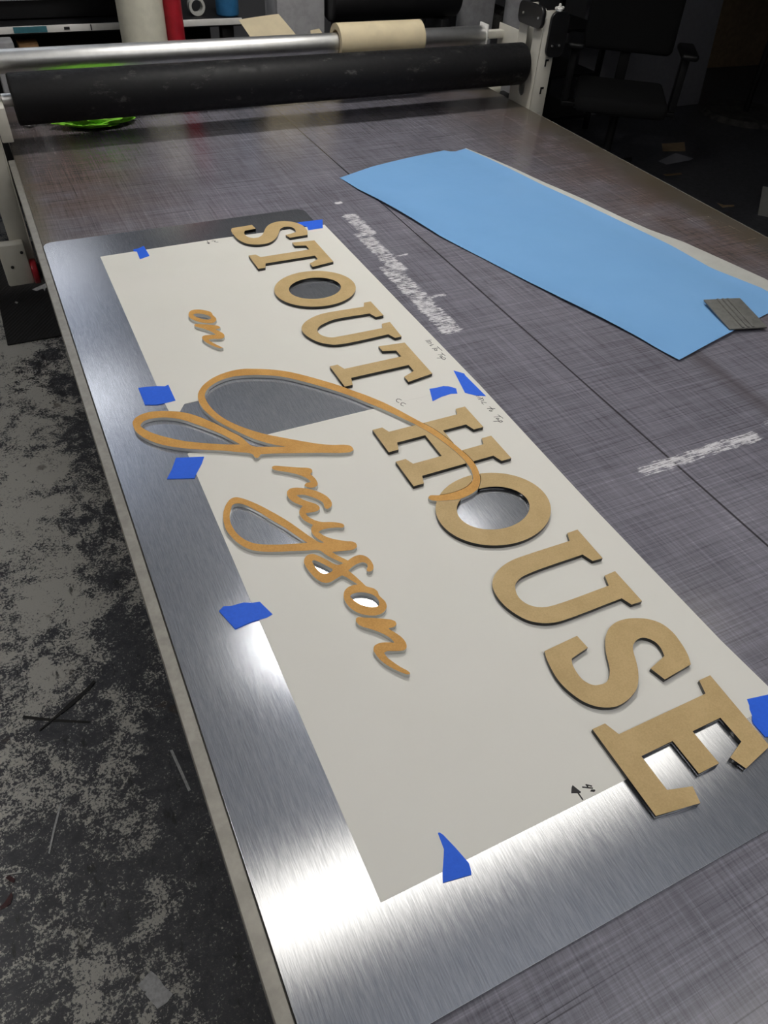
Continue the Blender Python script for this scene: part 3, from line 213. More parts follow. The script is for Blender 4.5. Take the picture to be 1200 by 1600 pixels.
 'tape_T7': [[(581.4,939.5),(596.6,937.9),(609.1,938.2),(617.5,934.1),(627.3,923.1),(621.5,908.3),(610.5,912.1),(590.1,910),(568.8,904)]],
 'tape_T8': [[(651.5,975.5),(665.3,959.6),(664,952.6),(665.9,882.5),(649.6,891.1),(635.6,905.1)]],
 'tape_T9': [[(635.6,223.6),(664.5,217.8),(682,214.1),(664.9,191.6),(644.6,167.1),(627.6,173),(617.6,177.4),(618,196.4),(620.5,200.7),(624.2,204),(628.1,212),(631.8,216)]],
 'paper1': [[(136,1655.5),(404.5,1661.4),(669,1653.6),(671.8,1226.1),(674,923.1),(595.7,923.1),(519.2,923.1),(483.7,923.1),(464.6,963.9),(391.8,1056.3),(332.9,1096.7),(277.5,1111.4),(230.8,1092.9),(201.8,1058.7),(192.7,1054.3),(167.3,1054.3),(154.9,1035.8),(138.1,1044.3),(136.5,1080.3)]],
 'paper2': [[(141.4,924.6),(220.4,894.9),(300,870.6),(284.4,893.6),(269.5,922.9),(462.4,922.9),(596.9,922.9),(674.2,922.9),(669,560.5),(670.4,303.5),(675.5,204.5),(435.8,203.3),(135.7,202.4),(138.3,923)]],
 'h1': [[(651.6,1087.4),(663.4,1086.1)],[(652,1084.1),(658.9,1083.7)],[(651.3,1080.7),(654.8,1079.9),(659.4,1081.3),(657.6,1075.1),(651.4,1075.6)],[(659.7,1070),(651.7,1070.1),(652,1066.7),(655.2,1067.3)],[(663.5,1060.5),(664.8,1044)],[(661.9,1054.9),(650.8,1057.9)],[(652.7,1053.5),(652.5,1049.3),(656.3,1048.5),(657.3,1053),(654.7,1054.6),(652.7,1053.5)],[(659.7,1038.1),(661.8,1026.5)],[(659.9,1032),(650.4,1033.8)],[(651.4,1028.6),(651.3,1023.9),(655.8,1025.8),(654.8,1029.1),(651.4,1028.6)],[(643.3,1024.6),(651.6,1022)],[(651.9,1023.7),(650.9,1018.1),(653.3,1014.8),(657.8,1016.7),(657.7,1020.3),(652.8,1021.5)]],
 'h2': [[(649.9,889.3),(654.7,887.4)],[(649.5,884),(654.2,882.7)],[(648.4,879.5),(653.5,878.4),(657.4,880.9)],[(648.4,879.5),(656.8,879.3),(656,874.1)],[(649.9,872.9),(655.7,873.6)],[(656,865.1),(652.8,868.8),(649.4,869.5),(648,865.9),(649.6,863.4)],[(648.9,849.5),(661.2,844.6)],[(655.8,852.7),(656.1,842.5)],[(649.1,843.6),(650.1,840.2),(653.1,840.2),(652.7,843.3),(649.1,843.6)],[(656.9,827.1),(659.7,815.7)],[(658,820.9),(647,824.1)],[(648.1,819.1),(649.2,815.3),(652.4,816.3),(651.4,818.9),(648.1,819.1)],[(639.9,813.8),(648.1,811.2)],[(648.6,813.2),(648.5,809.3),(650,807),(653.9,807.7),(653.2,810.8),(648.1,811.2)]],
 'cc': [[(519,927.7),(517.4,931.7),(514,933.4),(510.6,931.1),(509.4,926.6),(511.4,922.6)],[(520.9,914.4),(519.3,918.2),(516.1,920.3),(512.9,917.9),(512,914.2),(514.4,910.9)]],
 'a2': [[(376.7,1658.1),(376.9,1645.4)],[(387.2,1652.6),(390.8,1652.6),(394.3,1650.8),(391.5,1646.3),(395.2,1643.3),(398.5,1642.7)]],
 'a2f': [[(372.2,1647.6),(380.3,1646),(376.7,1639.5)]],
 'a4': [[(376.1,212.2),(376.3,205)],[(389.9,216.3),(394.2,212.9)],[(390.2,215.9),(389.8,213)],[(384.9,215.7),(393.6,210.6)]],
 'a4f': [[(375.9,222.3),(379.9,212.1),(378.2,211.5),(369.1,215.4),(373.3,220.5)],[(389.1,208.7),(391.9,209.8),(395.3,208.1),(394.8,206.6),(392.6,206.2)]],
 'squeegee': [[(1301.5,998.4),(1375.4,981),(1342.5,877.4),(1267.9,900.1)]],
 'filmL': [[(827.7,1932.6),(840.9,1834.4),(863,1745),(888.4,1623),(911.5,1496.1),(951.8,1358.1),(982.4,1236.5),(1012.7,1125.4),(1043.3,1025.7),(1065.3,947.1),(1077.6,884.5),(1085.7,846.4)]],
 'filmR': [[(1287.6,2030.7),(1310.3,1943),(1330.7,1832.5),(1349.6,1708.3),(1382,1559.8),(1408.3,1415.5),(1423.6,1332.8),(1435.4,1262.6),(1442.9,1132.6),(1468,1059.1),(1485,1008.9),(1479.9,940.3)]],
 'linerR': [[(1290.6,2033.9),(1313.2,1947.8),(1336.4,1841.4),(1356.6,1718.6),(1391.6,1572.7),(1417.6,1427.1),(1436.8,1348.3),(1471.3,1265.5),(1491.2,1183.4),(1510.7,1101.6),(1526.2,1036.6),(1516.3,951.6)]],
 'filmtop': [[(827.7,1932.6),(945.2,1978),(1085.5,2011),(1218.3,2039.5),(1239.5,2021.6),(1287.6,2030.7)]],
 'floormat': [[(-180.4,2876.7),(46.5,2883.4),(-148.4,3531.2),(-173.3,3259.8)]],
 'sc_white': [[(-159.5,506.1),(-150.6,492.3),(-142.8,470.5),(-131.5,451.1),(-143.5,442.6),(-157.7,440.9),(-162.4,439.9),(-168,451.2),(-178.7,473.8),(-174.8,475.8),(-180.3,479.8),(-187.3,493)]],
 'sc_l1': [[(-314,1166.5),(-250.1,1128),(-171,1086.3),(-174.2,1082.1),(-251.1,1121),(-315,1157.6)]],
 'sc_l2': [[(-284.9,1109.7),(-249.8,1130.3),(-212,1154.7),(-173.4,1176.8),(-144.4,1197.4),(-141.3,1192.7),(-164.5,1169.6),(-208.7,1143.7),(-245.5,1126.9),(-283.7,1106.7)]],
 'sc_sl1': [[(-18.3,936.6),(-12.1,935.3),(-4.6,875.3),(1.1,823.1),(-4.9,822.5),(-11.3,877)]],
 'sc_sl2': [[(-266.5,909.2),(-263.1,906.5),(-284.2,854.7),(-301.5,807.1),(-304.2,810),(-288,857.6)]],
 'sc_sl3': [[(-391.6,803.6),(-358.1,794.3),(-357.1,791.6),(-391.3,800.5)]],
 'sc_sl4': [[(-318.1,646.6),(-309.8,654.9),(-307.1,651.6),(-315.9,643.6)]],
 'sc_red1': [[(-389.2,795.1),(-381.7,796.9),(-371.2,784),(-374.5,777.4),(-380.5,782.4)]],
 'sc_red2': [[(-381.4,761),(-379,752.7),(-385,738.4),(-392.9,736.4),(-404.5,734.7),(-403.9,741.4),(-394.4,746.9),(-387.2,755)]],
 'sc_m1': [[(-84.4,3424),(-60.2,3449.6),(-51.7,3429.4),(-58.7,3414.8),(-84.2,3392.6)]],
 'sc_m2': [[(-38.1,3302.9),(34.8,3347.2),(60.4,3350.7),(37.3,3312.8),(17.8,3299.1),(10.3,3269),(6.6,3294.9),(-23.1,3282.7)]],
 'sc_m3': [[(-118.2,3208.4),(-113.1,3218.2),(-104.8,3207.4),(-110.4,3196.2)]],
 'sc_m4': [[(-108.2,3669.5),(-98.2,3654.4),(-99.8,3591.9),(-82.3,3563.2),(-86.1,3547.8),(-107.6,3558.7)]],
 'sc_m5': [[(0.7,3475.9),(31,3456.3),(33.5,3433.5),(13,3458.3)]],
 'fl_paper': [[(3889.7,3761.2),(4118.9,3852.3),(4168,3729.4),(4117.7,3709.3),(3901.9,3695.3)]],
 'fl_card': [[(4153,4029.3),(4343.9,4011.9),(4214.9,3860.4),(4055.8,3907.9)]],
 'fl_sl1': [[(3755.8,3080.2),(3772.7,3038),(3833.7,3026.4),(3818.2,3003.4),(3737.1,3016.1)]],
 'fl_sl2': [[(3752.1,3558.2),(3888.3,3541.8),(3875.8,3519.6),(3757.9,3530.5)]],
 'swoosh': [[(393.7,1015.9),(399.1,1009.4),(404.3,1003.5),(409.5,997.5),(414.6,991.5),(419.7,985.4),(424.7,979.2),(429.6,972.9),(434.4,966.5),(439.1,959.7),(443.8,952.7),(448.3,945.8),(452.6,939),(456.4,933.4),(460,928),(463.5,922.7),(466.9,917.2),(470.4,911.6),(473.8,906),(477.2,900.3),(480.5,894.6),(483.7,888.7),(486.9,882.7),(490.1,876.8),(493.2,871),(496.1,865.6),(499,860.4),(501.8,855.2),(504.4,850.1),(506.5,845.7),(508.5,841.3),(510.3,837),(512.2,832.5),(514.3,827.4),(516.4,822.3),(518.4,817),(520.3,811.5),(522.3,805.1),(524.2,798.4),(525.9,791.7),(527.6,785.2),(528.9,779.7),(530.2,774.3),(531.3,769.1),(532.4,763.9),(533.3,758.7),(534,753.5),(534.7,748.5),(535.1,743.7),(535.4,740.2),(535.6,736.9),(535.6,733.6),(535.5,730.1),(535.2,725.8),(534.9,721.4),(534.3,716.9),(533.5,712.7),(532.5,708.9),(531.4,705.2),(530.1,701.7),(528.6,698.5),(527.1,695.8),(525.4,693.3),(523.5,690.9),(521.4,688.8),(518.6,686.7),(515.4,684.7),(512,683),(508.6,681.6),(504.9,680.5),(501.1,679.6),(497.2,679),(493.4,678.5),(490,678.2),(486.7,678),(483.3,677.9),(479.7,678),(474.7,678.4),(469.4,679),(464.1,679.9),(459.3,680.9),(455.7,682.2),(452.2,683.8),(449,685.1),(446,685.6),(441.4,683),(440.5,679.8),(441,676.3),(442.5,674.2),(444.7,672.4),(447.3,670.7),(450.8,669),(454.9,667.3),(459.4,665.8),(463.9,664.5),(468.6,663),(473.6,661.7),(478.7,660.6),(483.7,660),(488.6,660),(493.6,660.4),(498.4,661.2),(503.2,662.2),(507.8,663.4),(512.5,664.9),(516.9,666.6),(520.7,668.5),(523,670.2),(525,671.9),(526.7,673.7),(528.5,675.7),(530.5,677.9),(532.5,680.2),(534.4,682.7),(536.2,685.4),(538,688.6),(539.7,692),(541.2,695.6),(542.6,699.2),(544,703.5),(545.4,708),(546.5,712.6),(547.4,717.3),(548,722.7),(548.4,728.2),(548.5,733.8),(548.3,739.2),(547.9,744.2),(547.3,749),(546.5,753.9),(545.7,758.7),(544.9,763.6),(544,768.6),(543,773.6),(542.1,778.5),(541.1,783.6),(540.1,788.6),(539,793.7),(537.8,799),(536.1,805.9),(534.3,813.2),(532.3,820.4),(530,827.3),(527.8,832.8),(525.3,838),(522.8,843),(520.3,848.1),(517.9,853.3),(515.4,858.5),(513,863.7),(510.4,869.2),(507.4,876),(504.3,883.2),(501,890.5),(497.7,897.7),(494.5,904.5),(491.2,911.3),(487.7,918.1),(483.9,925.1),(478.9,933.6),(473.3,942.5),(467.7,951.1),(462.5,958.7),(459.1,963.3),(456,967.4),(452.9,971.4),(449.6,975.8),(445.1,982.1),(440.3,989),(435.4,995.9),(430.3,1002.6),(425.2,1008.8),(420,1014.9),(414.7,1020.8),(409,1027.1)]],
}

# ------------------------------------------------------------------ materials
def m_floor():
    m = NT('worn_painted_concrete'); X, Y, Z = m.xyz()
    big = m.noise(6.5, 3, .6, dist=.4); mid = m.noise(30, 5, .7, dist=.6); fine = m.noise(150, 6, .78, dist=.3); grit = m.noise(420, 3, .7)
    region = m.ramp(Y, .8, 1.7, -.03, .075)                               # the walkway beside the far half of the table is worn more
    region = m.math('ADD', region, m.ramp(X, -.13, -.02, .0, -.10)); region = m.math('ADD', region, m.ramp(X, .2, .8, 0, -.34))  # strip beside the table: more dark paint, partly its shadow put into the colour
    v = m.math('MULTIPLY_ADD', big, .60, m.math('MULTIPLY', mid, .50)); v = m.math('MULTIPLY_ADD', fine, .86, v); v = m.math('ADD', v, region)
    worn = m.ramp(v, .985, 1.02)
    fl = m.math('MULTIPLY', m.math('MULTIPLY', m.ramp(fine, .57, .62), m.ramp(mid, .35, .6)), m.ramp(X, .2, .8, 1, .12)); worn = m.math('MAXIMUM', worn, m.math('MULTIPLY', fl, .75))
    paint = m.mix(m.ramp(mid, .3, .7), (.048, .049, .056), (.090, .092, .102)); bare = m.mix(grit, (.50, .485, .44), (.72, .70, .64))
    c = m.mix(worn, paint, bare)
    rust = m.ramp(m.noise(9, 4, .6, vec=m.scaled((1, 1, 1), 1.1)), .66, .72); c = m.mix(m.math('MULTIPLY', rust, .55), c, (.07, .045, .028))
    dirt = m.ramp(m.noise(34, 5, .7, vec=m.scaled((1, .35, 1), .9)), .60, .68); c = m.mix(m.math('MULTIPLY', dirt, .8), c, (.022, .021, .021))
    m.set(col=c, rough=m.ramp(worn, 0, 1, .45, .8)); m.bump(v, .25, .004); return m.m
def m_table():
    m = NT('scored_cutting_mat'); X, Y, Z = m.xyz()
    sx = m.noise(1, 4, .7, vec=m.scaled((5, 260, 1), .03)); sx2 = m.noise(1, 3, .7, vec=m.scaled((9, 620, 1), -.05))
    sy = m.noise(1, 4, .7, vec=m.scaled((240, 5, 1), .04)); sy2 = m.noise(1, 3, .7, vec=m.scaled((560, 9, 1), -.02))
    cloud = m.noise(4, 4, .6)
    v = m.math('ADD', m.math('MULTIPLY', sx, .36), m.math('MULTIPLY', sy, .30)); v = m.math('MULTIPLY_ADD', sx2, .22, v); v = m.math('MULTIPLY_ADD', sy2, .18, v); v = m.math('MULTIPLY_ADD', cloud, .22, v)
    c = m.mix(m.ramp(v, .44, .84, smooth=False), (.050, .048, .058), (.335, .325, .385))
    cutx = m.ramp(m.noise(1, 2, .5, vec=m.scaled((3.2, 330, 1), .06)), .68, .74); c = m.mix(m.math('MULTIPLY', cutx, .75), c, (.022, .021, .024))
    cuty = m.ramp(m.noise(1, 2, .5, vec=m.scaled((330, 3.0, 1), -.03)), .70, .76); c = m.mix(m.math('MULTIPLY', cuty, .6), c, (.022, .021, .024))
    # brown grime towards the edges and the far left
    bl = m.math('MULTIPLY', m.ramp(X, .15, .55, 1, 0), m.ramp(Y, 1.5, 2.1)); br = m.ramp(X, 1.25, 1.6)
    g = m.math('MULTIPLY', m.math('MAXIMUM', bl, br), m.ramp(m.noise(9, 4, .6), .3, .65, .45, 1.0)); c = m.mix(m.math('MULTIPLY', g, .95), c, m.mix(1.0, c, (.80, .62, .47), 'MULTIPLY'))
    rim = m.ramp(X, 1.60, 1.69); rim2 = m.ramp(X, .03, .07, 1, 0); c = m.mix(m.math('MULTIPLY', m.math('MAXIMUM', rim, rim2), .6), c, (.105, .092, .052))
    band = m.box(1.118, 1.152, .50, .92, .02); c = m.mix(m.math('MULTIPLY', band, .5), c, (.06, .048, .045))
    # dark joint along the table and dark blots
    j = m.ramp(m.math('ABSOLUTE', m.math('SUBTRACT', X, .8645)), .0012, .0028, 1, 0); c = m.mix(m.math('MULTIPLY', j, .85), c, (.022, .020, .021))
    blot = m.ramp(m.noise(6.5, 5, .65, vec=m.scaled((1, .6, 1), .4)), .66, .74); c = m.mix(m.math('MULTIPLY', blot, .45), c, (.045, .042, .042))
    # white scuffs
    wx = m.noise(1, 5, .75, vec=m.scaled((22, 380, 1))); wb = m.noise(13, 4, .6)
    s1 = m.box(.690, .756, 1.09, 1.42, .016); s1 = m.math('MAXIMUM', s1, m.box(.708, .770, 1.36, 1.60, .018)); s1 = m.math('MAXIMUM', s1, m.box(.724, .784, 1.56, 1.71, .016)); s1 = m.math('MAXIMUM', s1, m.math('MULTIPLY', m.box(.744, .772, 1.765, 1.785, .008), 1.25))
    s1 = m.math('MAXIMUM', s1, m.math('MULTIPLY', m.box(.72, .80, 1.435, 1.455, .008), 1.0)); s1 = m.math('MAXIMUM', s1, m.math('MULTIPLY', m.box(.71, .79, 1.235, 1.255, .008), 1.0))
    s2 = m.math('MULTIPLY', m.box(.785, 1.068, .590, .633, .016), 1.01); s3 = m.math('MULTIPLY', m.box(1.085, 1.16, .612, .645, .01), .95)
    ss = m.math('MAXIMUM', s1, m.math('MAXIMUM', s2, s3))
    sv = m.math('MULTIPLY_ADD', wx, .95, m.math('MULTIPLY', m.noise(70, 4, .7), .45)); sv = m.math('ADD', sv, m.math('MULTIPLY', m.math('SUBTRACT', ss, 1.0), .75))
    sc = m.ramp(sv, .645, .74)
    c = m.mix(m.math('MULTIPLY', sc, .9), c, (.80, .79, .82))
    m.set(col=c, rough=m.ramp(v, .4, .9, .16, .30), spec=.5); m.bump(v, .12, .0006); return m.m
def m_alu():
    m = NT('brushed_aluminium')
    st = m.noise(1, 4, .75, vec=m.scaled((1500, 60, 1))); st2 = m.noise(1, 3, .7, vec=m.scaled((600, 22, 1)))
    v = m.math('MULTIPLY_ADD', st, .6, m.math('MULTIPLY', st2, .4))
    t = m.n('ShaderNodeCombineXYZ'); t.inputs[1].default_value = 1.0
    gl = m.n('ShaderNodeBsdfAnisotropic'); gl.distribution = 'BECKMANN'
    m.put(gl.inputs['Color'], m.mix(m.ramp(v, .3, .7), (.44, .46, .51, 1), (.74, .76, .81, 1))); m.put(gl.inputs['Roughness'], m.ramp(v, .3, .7, .20, .24)); gl.inputs['Anisotropy'].default_value = .31; m.lk(t.outputs[0], gl.inputs['Tangent'])
    
    g2 = m.n('ShaderNodeBsdfAnisotropic'); m.lk(gl.inputs['Color'].links[0].from_socket, g2.inputs['Color']); g2.inputs['Roughness'].default_value = .55; mx = m.n('ShaderNodeMixShader'); mx.inputs[0].default_value = .20
    m.lk(gl.outputs[0], mx.inputs[1]); m.lk(g2.outputs[0], mx.inputs[2]); m.lk(mx.outputs[0], m.t.nodes['Material Output'].inputs['Surface']); return m.m
def m_kraft(name, a, b):
    m = NT(name); f1 = m.noise(420, 4, .7); f2 = m.noise(26, 4, .6)
    v = m.math('MULTIPLY_ADD', f1, .5, m.math('MULTIPLY', f2, .5)); m.set(col=m.mix(m.ramp(v, .35, .65), a, b), rough=.62, spec=.35); return m.m
def m_paper():
    m = NT('cream_template_paper'); f = m.noise(7, 4, .6); sm = m.ramp(m.noise(14, 4, .7), .72, .82)
    c = m.mix(f, (.755, .742, .690), (.79, .778, .728)); m.set(col=m.mix(m.math('MULTIPLY', sm, .12), c, (.5, .49, .47)), rough=.6, spec=.3); return m.m
def m_roller():
    m = NT('worn_black_rubber'); w = m.ramp(m.noise(1, 5, .7, vec=m.scaled((14, 30, 30))), .56, .70); w2 = m.noise(70, 5, .7)
    k = m.math('MULTIPLY', w, m.ramp(w2, .35, .65)); m.set(col=m.mix(m.math('MULTIPLY', k, .9), (.010, .010, .011), (.085, .083, .08)), rough=m.ramp(w2, .3, .7, .48, .66), spec=.22); m.bump(w2, .15, .001); return m.m
def m_clear():
    m = NT('clear_acrylic'); f = m.noise(40, 2, .5); m.set(col=m.mix(f, (.80, .80, .76), (.88, .88, .84)), rough=.2, trans=.22, ior=1.49); return m.m
def m_black_acrylic():
    m = NT('black_acrylic'); f = m.noise(60, 3, .5); m.set(col=(.006, .006, .006), rough=m.ramp(f, .3, .7, .10, .22)); return m.m
def m_film():
    m = NT('blue_vinyl_film'); f = m.noise(6, 4, .6); m.set(col=m.mix(f, (.205, .435, .78), (.245, .49, .84)), rough=.26, spec=.5); m.bump(m.noise(9, 3, .5), .25, .006); return m.m
def m_tape():
    m = NT('blue_masking_tape'); f = m.noise(240, 4, .7); m.set(col=m.mix(f, (.020, .115, .72), (.032, .165, .90)), rough=.6, spec=.3); m.bump(f, .25, .0006); return m.m
def m_lamp(i, col, st):
    m = NT('lamp_diffuser'); m.b.inputs['Base Color'].default_value = (.9, .9, .9, 1); m.b.inputs['Emission Color'].default_value = col + (1,); m.b.inputs['Emission Strength'].default_value = st; return m.m
def m_mat():
    m = NT('black_rubber_mat'); X, Y, Z = m.xyz(); w = m.n('ShaderNodeTexWave'); w.inputs['Scale'].default_value = 22; w.inputs['Distortion'].default_value = .6; m.lk(m.scaled((1, 1, 1), .6), w.inputs['Vector'])
    m.set(col=m.mix(m.noise(40, 4, .6), (.013, .012, .012), (.026, .025, .024)), rough=.65); m.bump(w.outputs[0], .5, .003); return m.m
M = dict(floor=m_floor(), table=m_table(), alu=m_alu(), kraft=m_kraft('tan_masking_paper', (.50, .355, .165), (.60, .435, .215)), kraft_o=m_kraft('orange_masking_paper', (.56, .285, .068), (.70, .38, .105)),
         paper=m_paper(), roller=m_roller(), clear=m_clear(), blk_ac=m_black_acrylic(), film=m_film(), tape=m_tape(), mat=m_mat(),
         ink=plain('ink', (.010, .009, .012), .5), pencil=plain('pencil', (.42, .41, .39), .7),
         cream=plain('cream_painted_steel', (.62, .60, .53), .42, var=.06, scale=12), white=plain('white_plastic', (.75, .74, .71), .4, var=.04), black=plain('black_plastic', (.009, .009, .010), .42), dark=plain('dark_fabric', (.006, .006, .0065), .9, scale=200),
         steel=plain('satin_steel', (.78, .78, .77), .40, 1.0, .05), rail=plain('edge_rail_aluminium', (.34, .325, .29), .38, .45, .12, 60), grey=plain('grey_plastic', (.30, .30, .31), .5), greyd=plain('squeegee_grey', (.155, .155, .145), .45, var=.15, scale=90),
         vinyl=plain('cream_vinyl', (.66, .64, .53), .4, var=.05), red=plain('red_plastic', (.36, .012, .022), .35, var=.15), card=plain('cardboard', (.30, .21, .12), .8, var=.15, scale=25), kraftp=plain('cream_transfer_paper', (.62, .53, .35), .6, var=.06, scale=18),
         green=plain('lime_green_cloth', (.28, .75, .04), .7, var=.2, scale=60), blue=plain('blue_plastic', (.03, .15, .32), .35), teal=plain('teal_tape', (.04, .16, .20), .5), wood=plain('orange_wood', (.28, .15, .06), .6),
         wall=plain('dim_wall_paint', (.20, .20, .21), .8, var=.06, scale=3), ceil=plain('ceiling_paint', (.50, .54, .62), .85, var=.05, scale=2), scrap=plain('grey_white_scrap', (.55, .55, .55), .6, var=.2, scale=120), scrapd=plain('black_strip', (.012, .011, .010), .6), maroon=plain('maroon_vinyl', (.05, .008, .010), .3, var=.5, scale=150), liner=plain('white_release_liner', (.50, .50, .47), .45, var=.05), board=plain('white_board', (.30, .30, .33), .5, var=.05), dusty=plain('dusty_iron', (.055, .052, .048), .7, var=.6, scale=18))
TT = .860; TP = .863; TS = .8634      # table top, panel top, paper top
# ------------------------------------------------------------------ the room
def struct(name, m, *a, **k): o = MB().box(*a, **k).build(name, m, smooth=False); o['kind'] = 'structure'; return o
struct('floor', M['floor'], -3.5, 7.2, -3.2, 6.8, -.1, 0); struct('ceiling', M['ceil'], -3.5, 7.2, -3.2, 6.8, CEIL, CEIL + .1)
struct('wall_back', M['wall'], -3.5, 7.2, 6.7, 6.8, 0, CEIL); struct('wall_right', M['wall'], 7.1, 7.2, -3.2, 6.7, 0, CEIL); struct('wall_left', M['wall'], -3.5, -3.4, -3.2, 6.7, 0, CEIL); struct('wall_front', M['wall'], -3.4, 7.1, -3.2, -3.1, 0, CEIL)
for i, (x, y, L, dr, bf, st, up, col, lab) in enumerate(FIXTURES):
    r = empty('ceiling_light', (x, y, CEIL), lab, 'ceiling light'); zb = CEIL - dr
    if dr > .1:
        for s in (-1, 1): MB().cyl((x + s * L * .35, y, zb), (x + s * L * .35, y, CEIL), .004, seg=10).build('rod', M['steel'], r)
    MB().box(x - L / 2, x + L / 2, y - .09, y + .09, zb - .04, zb if dr > .1 else CEIL, .004).build('housing', M['white'], r)
    MB().box(x - L / 2 + .01, x + L / 2 - .01, y - .08, y + .08, zb - .085, zb - .0405, .012).build('diffuser', m_lamp(i, col, st), r)
    if up: MB().box(x - L / 2 + .01, x + L / 2 - .01, y - .08, y + .08, zb + .0005, zb + .03, .008).build('added_uplight', m_lamp(i, col, up), r)  # added upward glow that washes the ceiling mirrored in the panel
    if bf:
        for s in (-1, 1): MB().box(x + s * (L / 2 + .012) - .006, x + s * (L / 2 + .012) + .006, y - .35, y + .35, zb - .04 - bf, zb - .001, .002).build('added_baffle', M['black'], r)  # unseen side plates, added to keep this lamp off the background
# ------------------------------------------------------------------ table
TX0, TX1, TY0, TY1 = .0285, 1.722, -.75, 2.95
tb = empty('work_table', (.87, 1.1, 0), 'long flat work table with scored grey-purple cutting mat top', 'table')
MB().box(TX0, TX1, TY0, TY1, TT - .006, TT, .0008).build('cutting_mat', M['table'], tb)
MB().box(TX0, TX1 - .002, TY0, TY1, TT - .045, TT - .0062).build('table_bed', M['cream'], tb, smooth=False)
MB().box(TX0 - .017, TX0 - .0004, TY0, 2.325, TT - .045, TT - .0005, .0012, seg=1).build('edge_rail', M['rail'], tb, smooth=False, label='pale metal rail along the left edge')
MB().box(TX1 + .0005, TX1 + .006, TY0, 2.32, TT - .045, TT - .001, .001).build('edge_rail', M['rail'], tb)
fr = MB()
for xx in (.12, 1.58): fr.box(xx, xx + .06, TY0 + .1, TY1 - .1, TT - .125, TT - .0455, .004)
fr.build('under_frame', M['cream'], tb)
for xx in (.12, 1.58):
    for yy in (-.5, 2.62): MB().box(xx, xx + .06, yy, yy + .06, 0, TT - .1255, .004).build('leg', M['cream'], tb)
# ------------------------------------------------------------------ gantry with the laminating roller
ga = empty('roller_gantry', (.87, 2.405, .56), 'laminator gantry carrying a thick black roller across the table', 'laminator gantry')
YZ = Matrix(((0, 0, 1, 0), (1, 0, 0, 0), (0, 1, 0, 0), (0, 0, 0, 1)))       # outline (y, z) extruded along x
def rr(y0, y1, z0, z1, r, n=6):
    o = []
    for cy, cz, a0 in ((y1 - r, z1 - r, 0), (y0 + r, z1 - r, 90), (y0 + r, z0 + r, 180), (y1 - r, z0 + r, 270)):
        for k in range(n + 1): a = radians(a0 + 90 * k / n); o.append(((cy + r * cos(a)) * 1000, (cz + r * sin(a)) * 1000))
    return o
def post(side, xi, xo):
    """channel post: slotted web facing the table, front flange with key slots"""
    s = 1 if xo > xi else -1; lab = 'cream steel post with slots at the ' + ('right' if s > 0 else 'left') + ' end of the roller'
    me = outline_mesh('post', [rr(2.34, 2.475, .56, 1.155, .008), rr(2.388, 2.425, .885, 1.10, .018)], min(xi, xi + s * .004), max(xi, xi + s * .004), M=YZ)
    p = link('post', me, M['cream'], ga, lab)
    MB().box(min(xi + s * .0042, xo), max(xi + s * .0042, xo), 2.34, 2.345, .60 if s > 0 else .56, 1.15, .0015).build('front_flange', M['cream'], p)
    MB().box(min(xi + s * .0042, xo), max(xi + s * .0042, xo), 2.470, 2.475, .56, 1.15, .0015).build('rear_flange', M['cream'], p)
    if s > 0:
        for z in (.915, 1.0):
            MB().box(xi + .033, xi + .039, 2.3385, 2.3398, z - .012, z + .010).box(xi + .036, xi + .047, 2.3385, 2.3398, z + .004, z + .010).build('key_slot', M['black'], p)
    return p
pR = post('right', 1.729, 1.792); pL = post('left', .009, -.048)
# black end plates with bolts, and a white wing knob on top of the right post
XZ = Matrix(((1, 0, 0, 0), (0, 0, -1, 0), (0, 1, 0, 0), (0, 0, 0, 1)))      # outline (x, z) extruded along -y
pl = link('end_plate', outline_mesh('end_plate', [rr(1.750, 1.822, 1.018, 1.148, .022)], -2.336, -2.326, M=XZ), M['black'], ga, 'black rounded end plate with two bolts')
for x in (1.768, 1.797): MB().cyl((x, 2.3255, 1.052), (x, 2.322, 1.052), .0035, seg=14).build('bolt', M['steel'], pl)
pw = link('end_plate', outline_mesh('end_plate', [rr(2.335, 2.472, 1.098, 1.160, .020)], 1.714, 1.7285, M=YZ), M['black'], ga)
for y in (2.352, 2.44): MB().cyl((1.7135, y, 1.128), (1.710, y, 1.128), .0035, seg=14).build('bolt', M['steel'], pw)
k = MB().cyl((1.779, 2.335, 1.1482), (1.779, 2.335, 1.158), .011, seg=20, bev=.002); k.box(1.762, 1.796, 2.331, 2.339, 1.152, 1.162, .003).box(1.775, 1.783, 2.331, 2.339, 1.158, 1.170, .003); k.build('wing_knob', M['white'], ga, 'small white wing knob')
MB().box(.0105, .040, 2.335, 2.4755, .90, .985, .003).build('bearing_block', M['cream'], ga)
ro = MB().cyl((.066, 2.405, .985), (1.712, 2.405, .985), .063, seg=96, bev=.006).build('roller', M['roller'], ga, 'thick black rubber roller')
MB().cyl((.0405, 2.405, .985), (.0655, 2.405, .985), .016).build('axle', M['steel'], ro); MB().cyl((1.7125, 2.405, .985), (1.7285, 2.405, .985), .016).build('axle', M['steel'], ro)
bar = MB().cyl((-.04, 2.575, 1.037), (1.645, 2.575, 1.037), .030, seg=64, bev=.001).build('media_bar', M['steel'], ga, 'silver metal bar behind the roller')
MB().box(1.6455, 1.652, 2.545, 2.60, .995, 1.075, .002).build('bar_bracket', M['white'], bar); MB().cyl((1.652, 2.552, 1.008), (1.660, 2.552, 1.008), .006, seg=14).cyl((1.652, 2.56, 1.03), (1.662, 2.56, 1.03), .005, seg=14).build('bolt', M['steel'], bar)
MB().box(1.652, 1.7285, 2.562, 2.590, 1.028, 1.052, .002).box(1.7285, 1.733, 2.4755, 2.60, 1.0, 1.07, .001).build('bar_arm', M['cream'], ga)
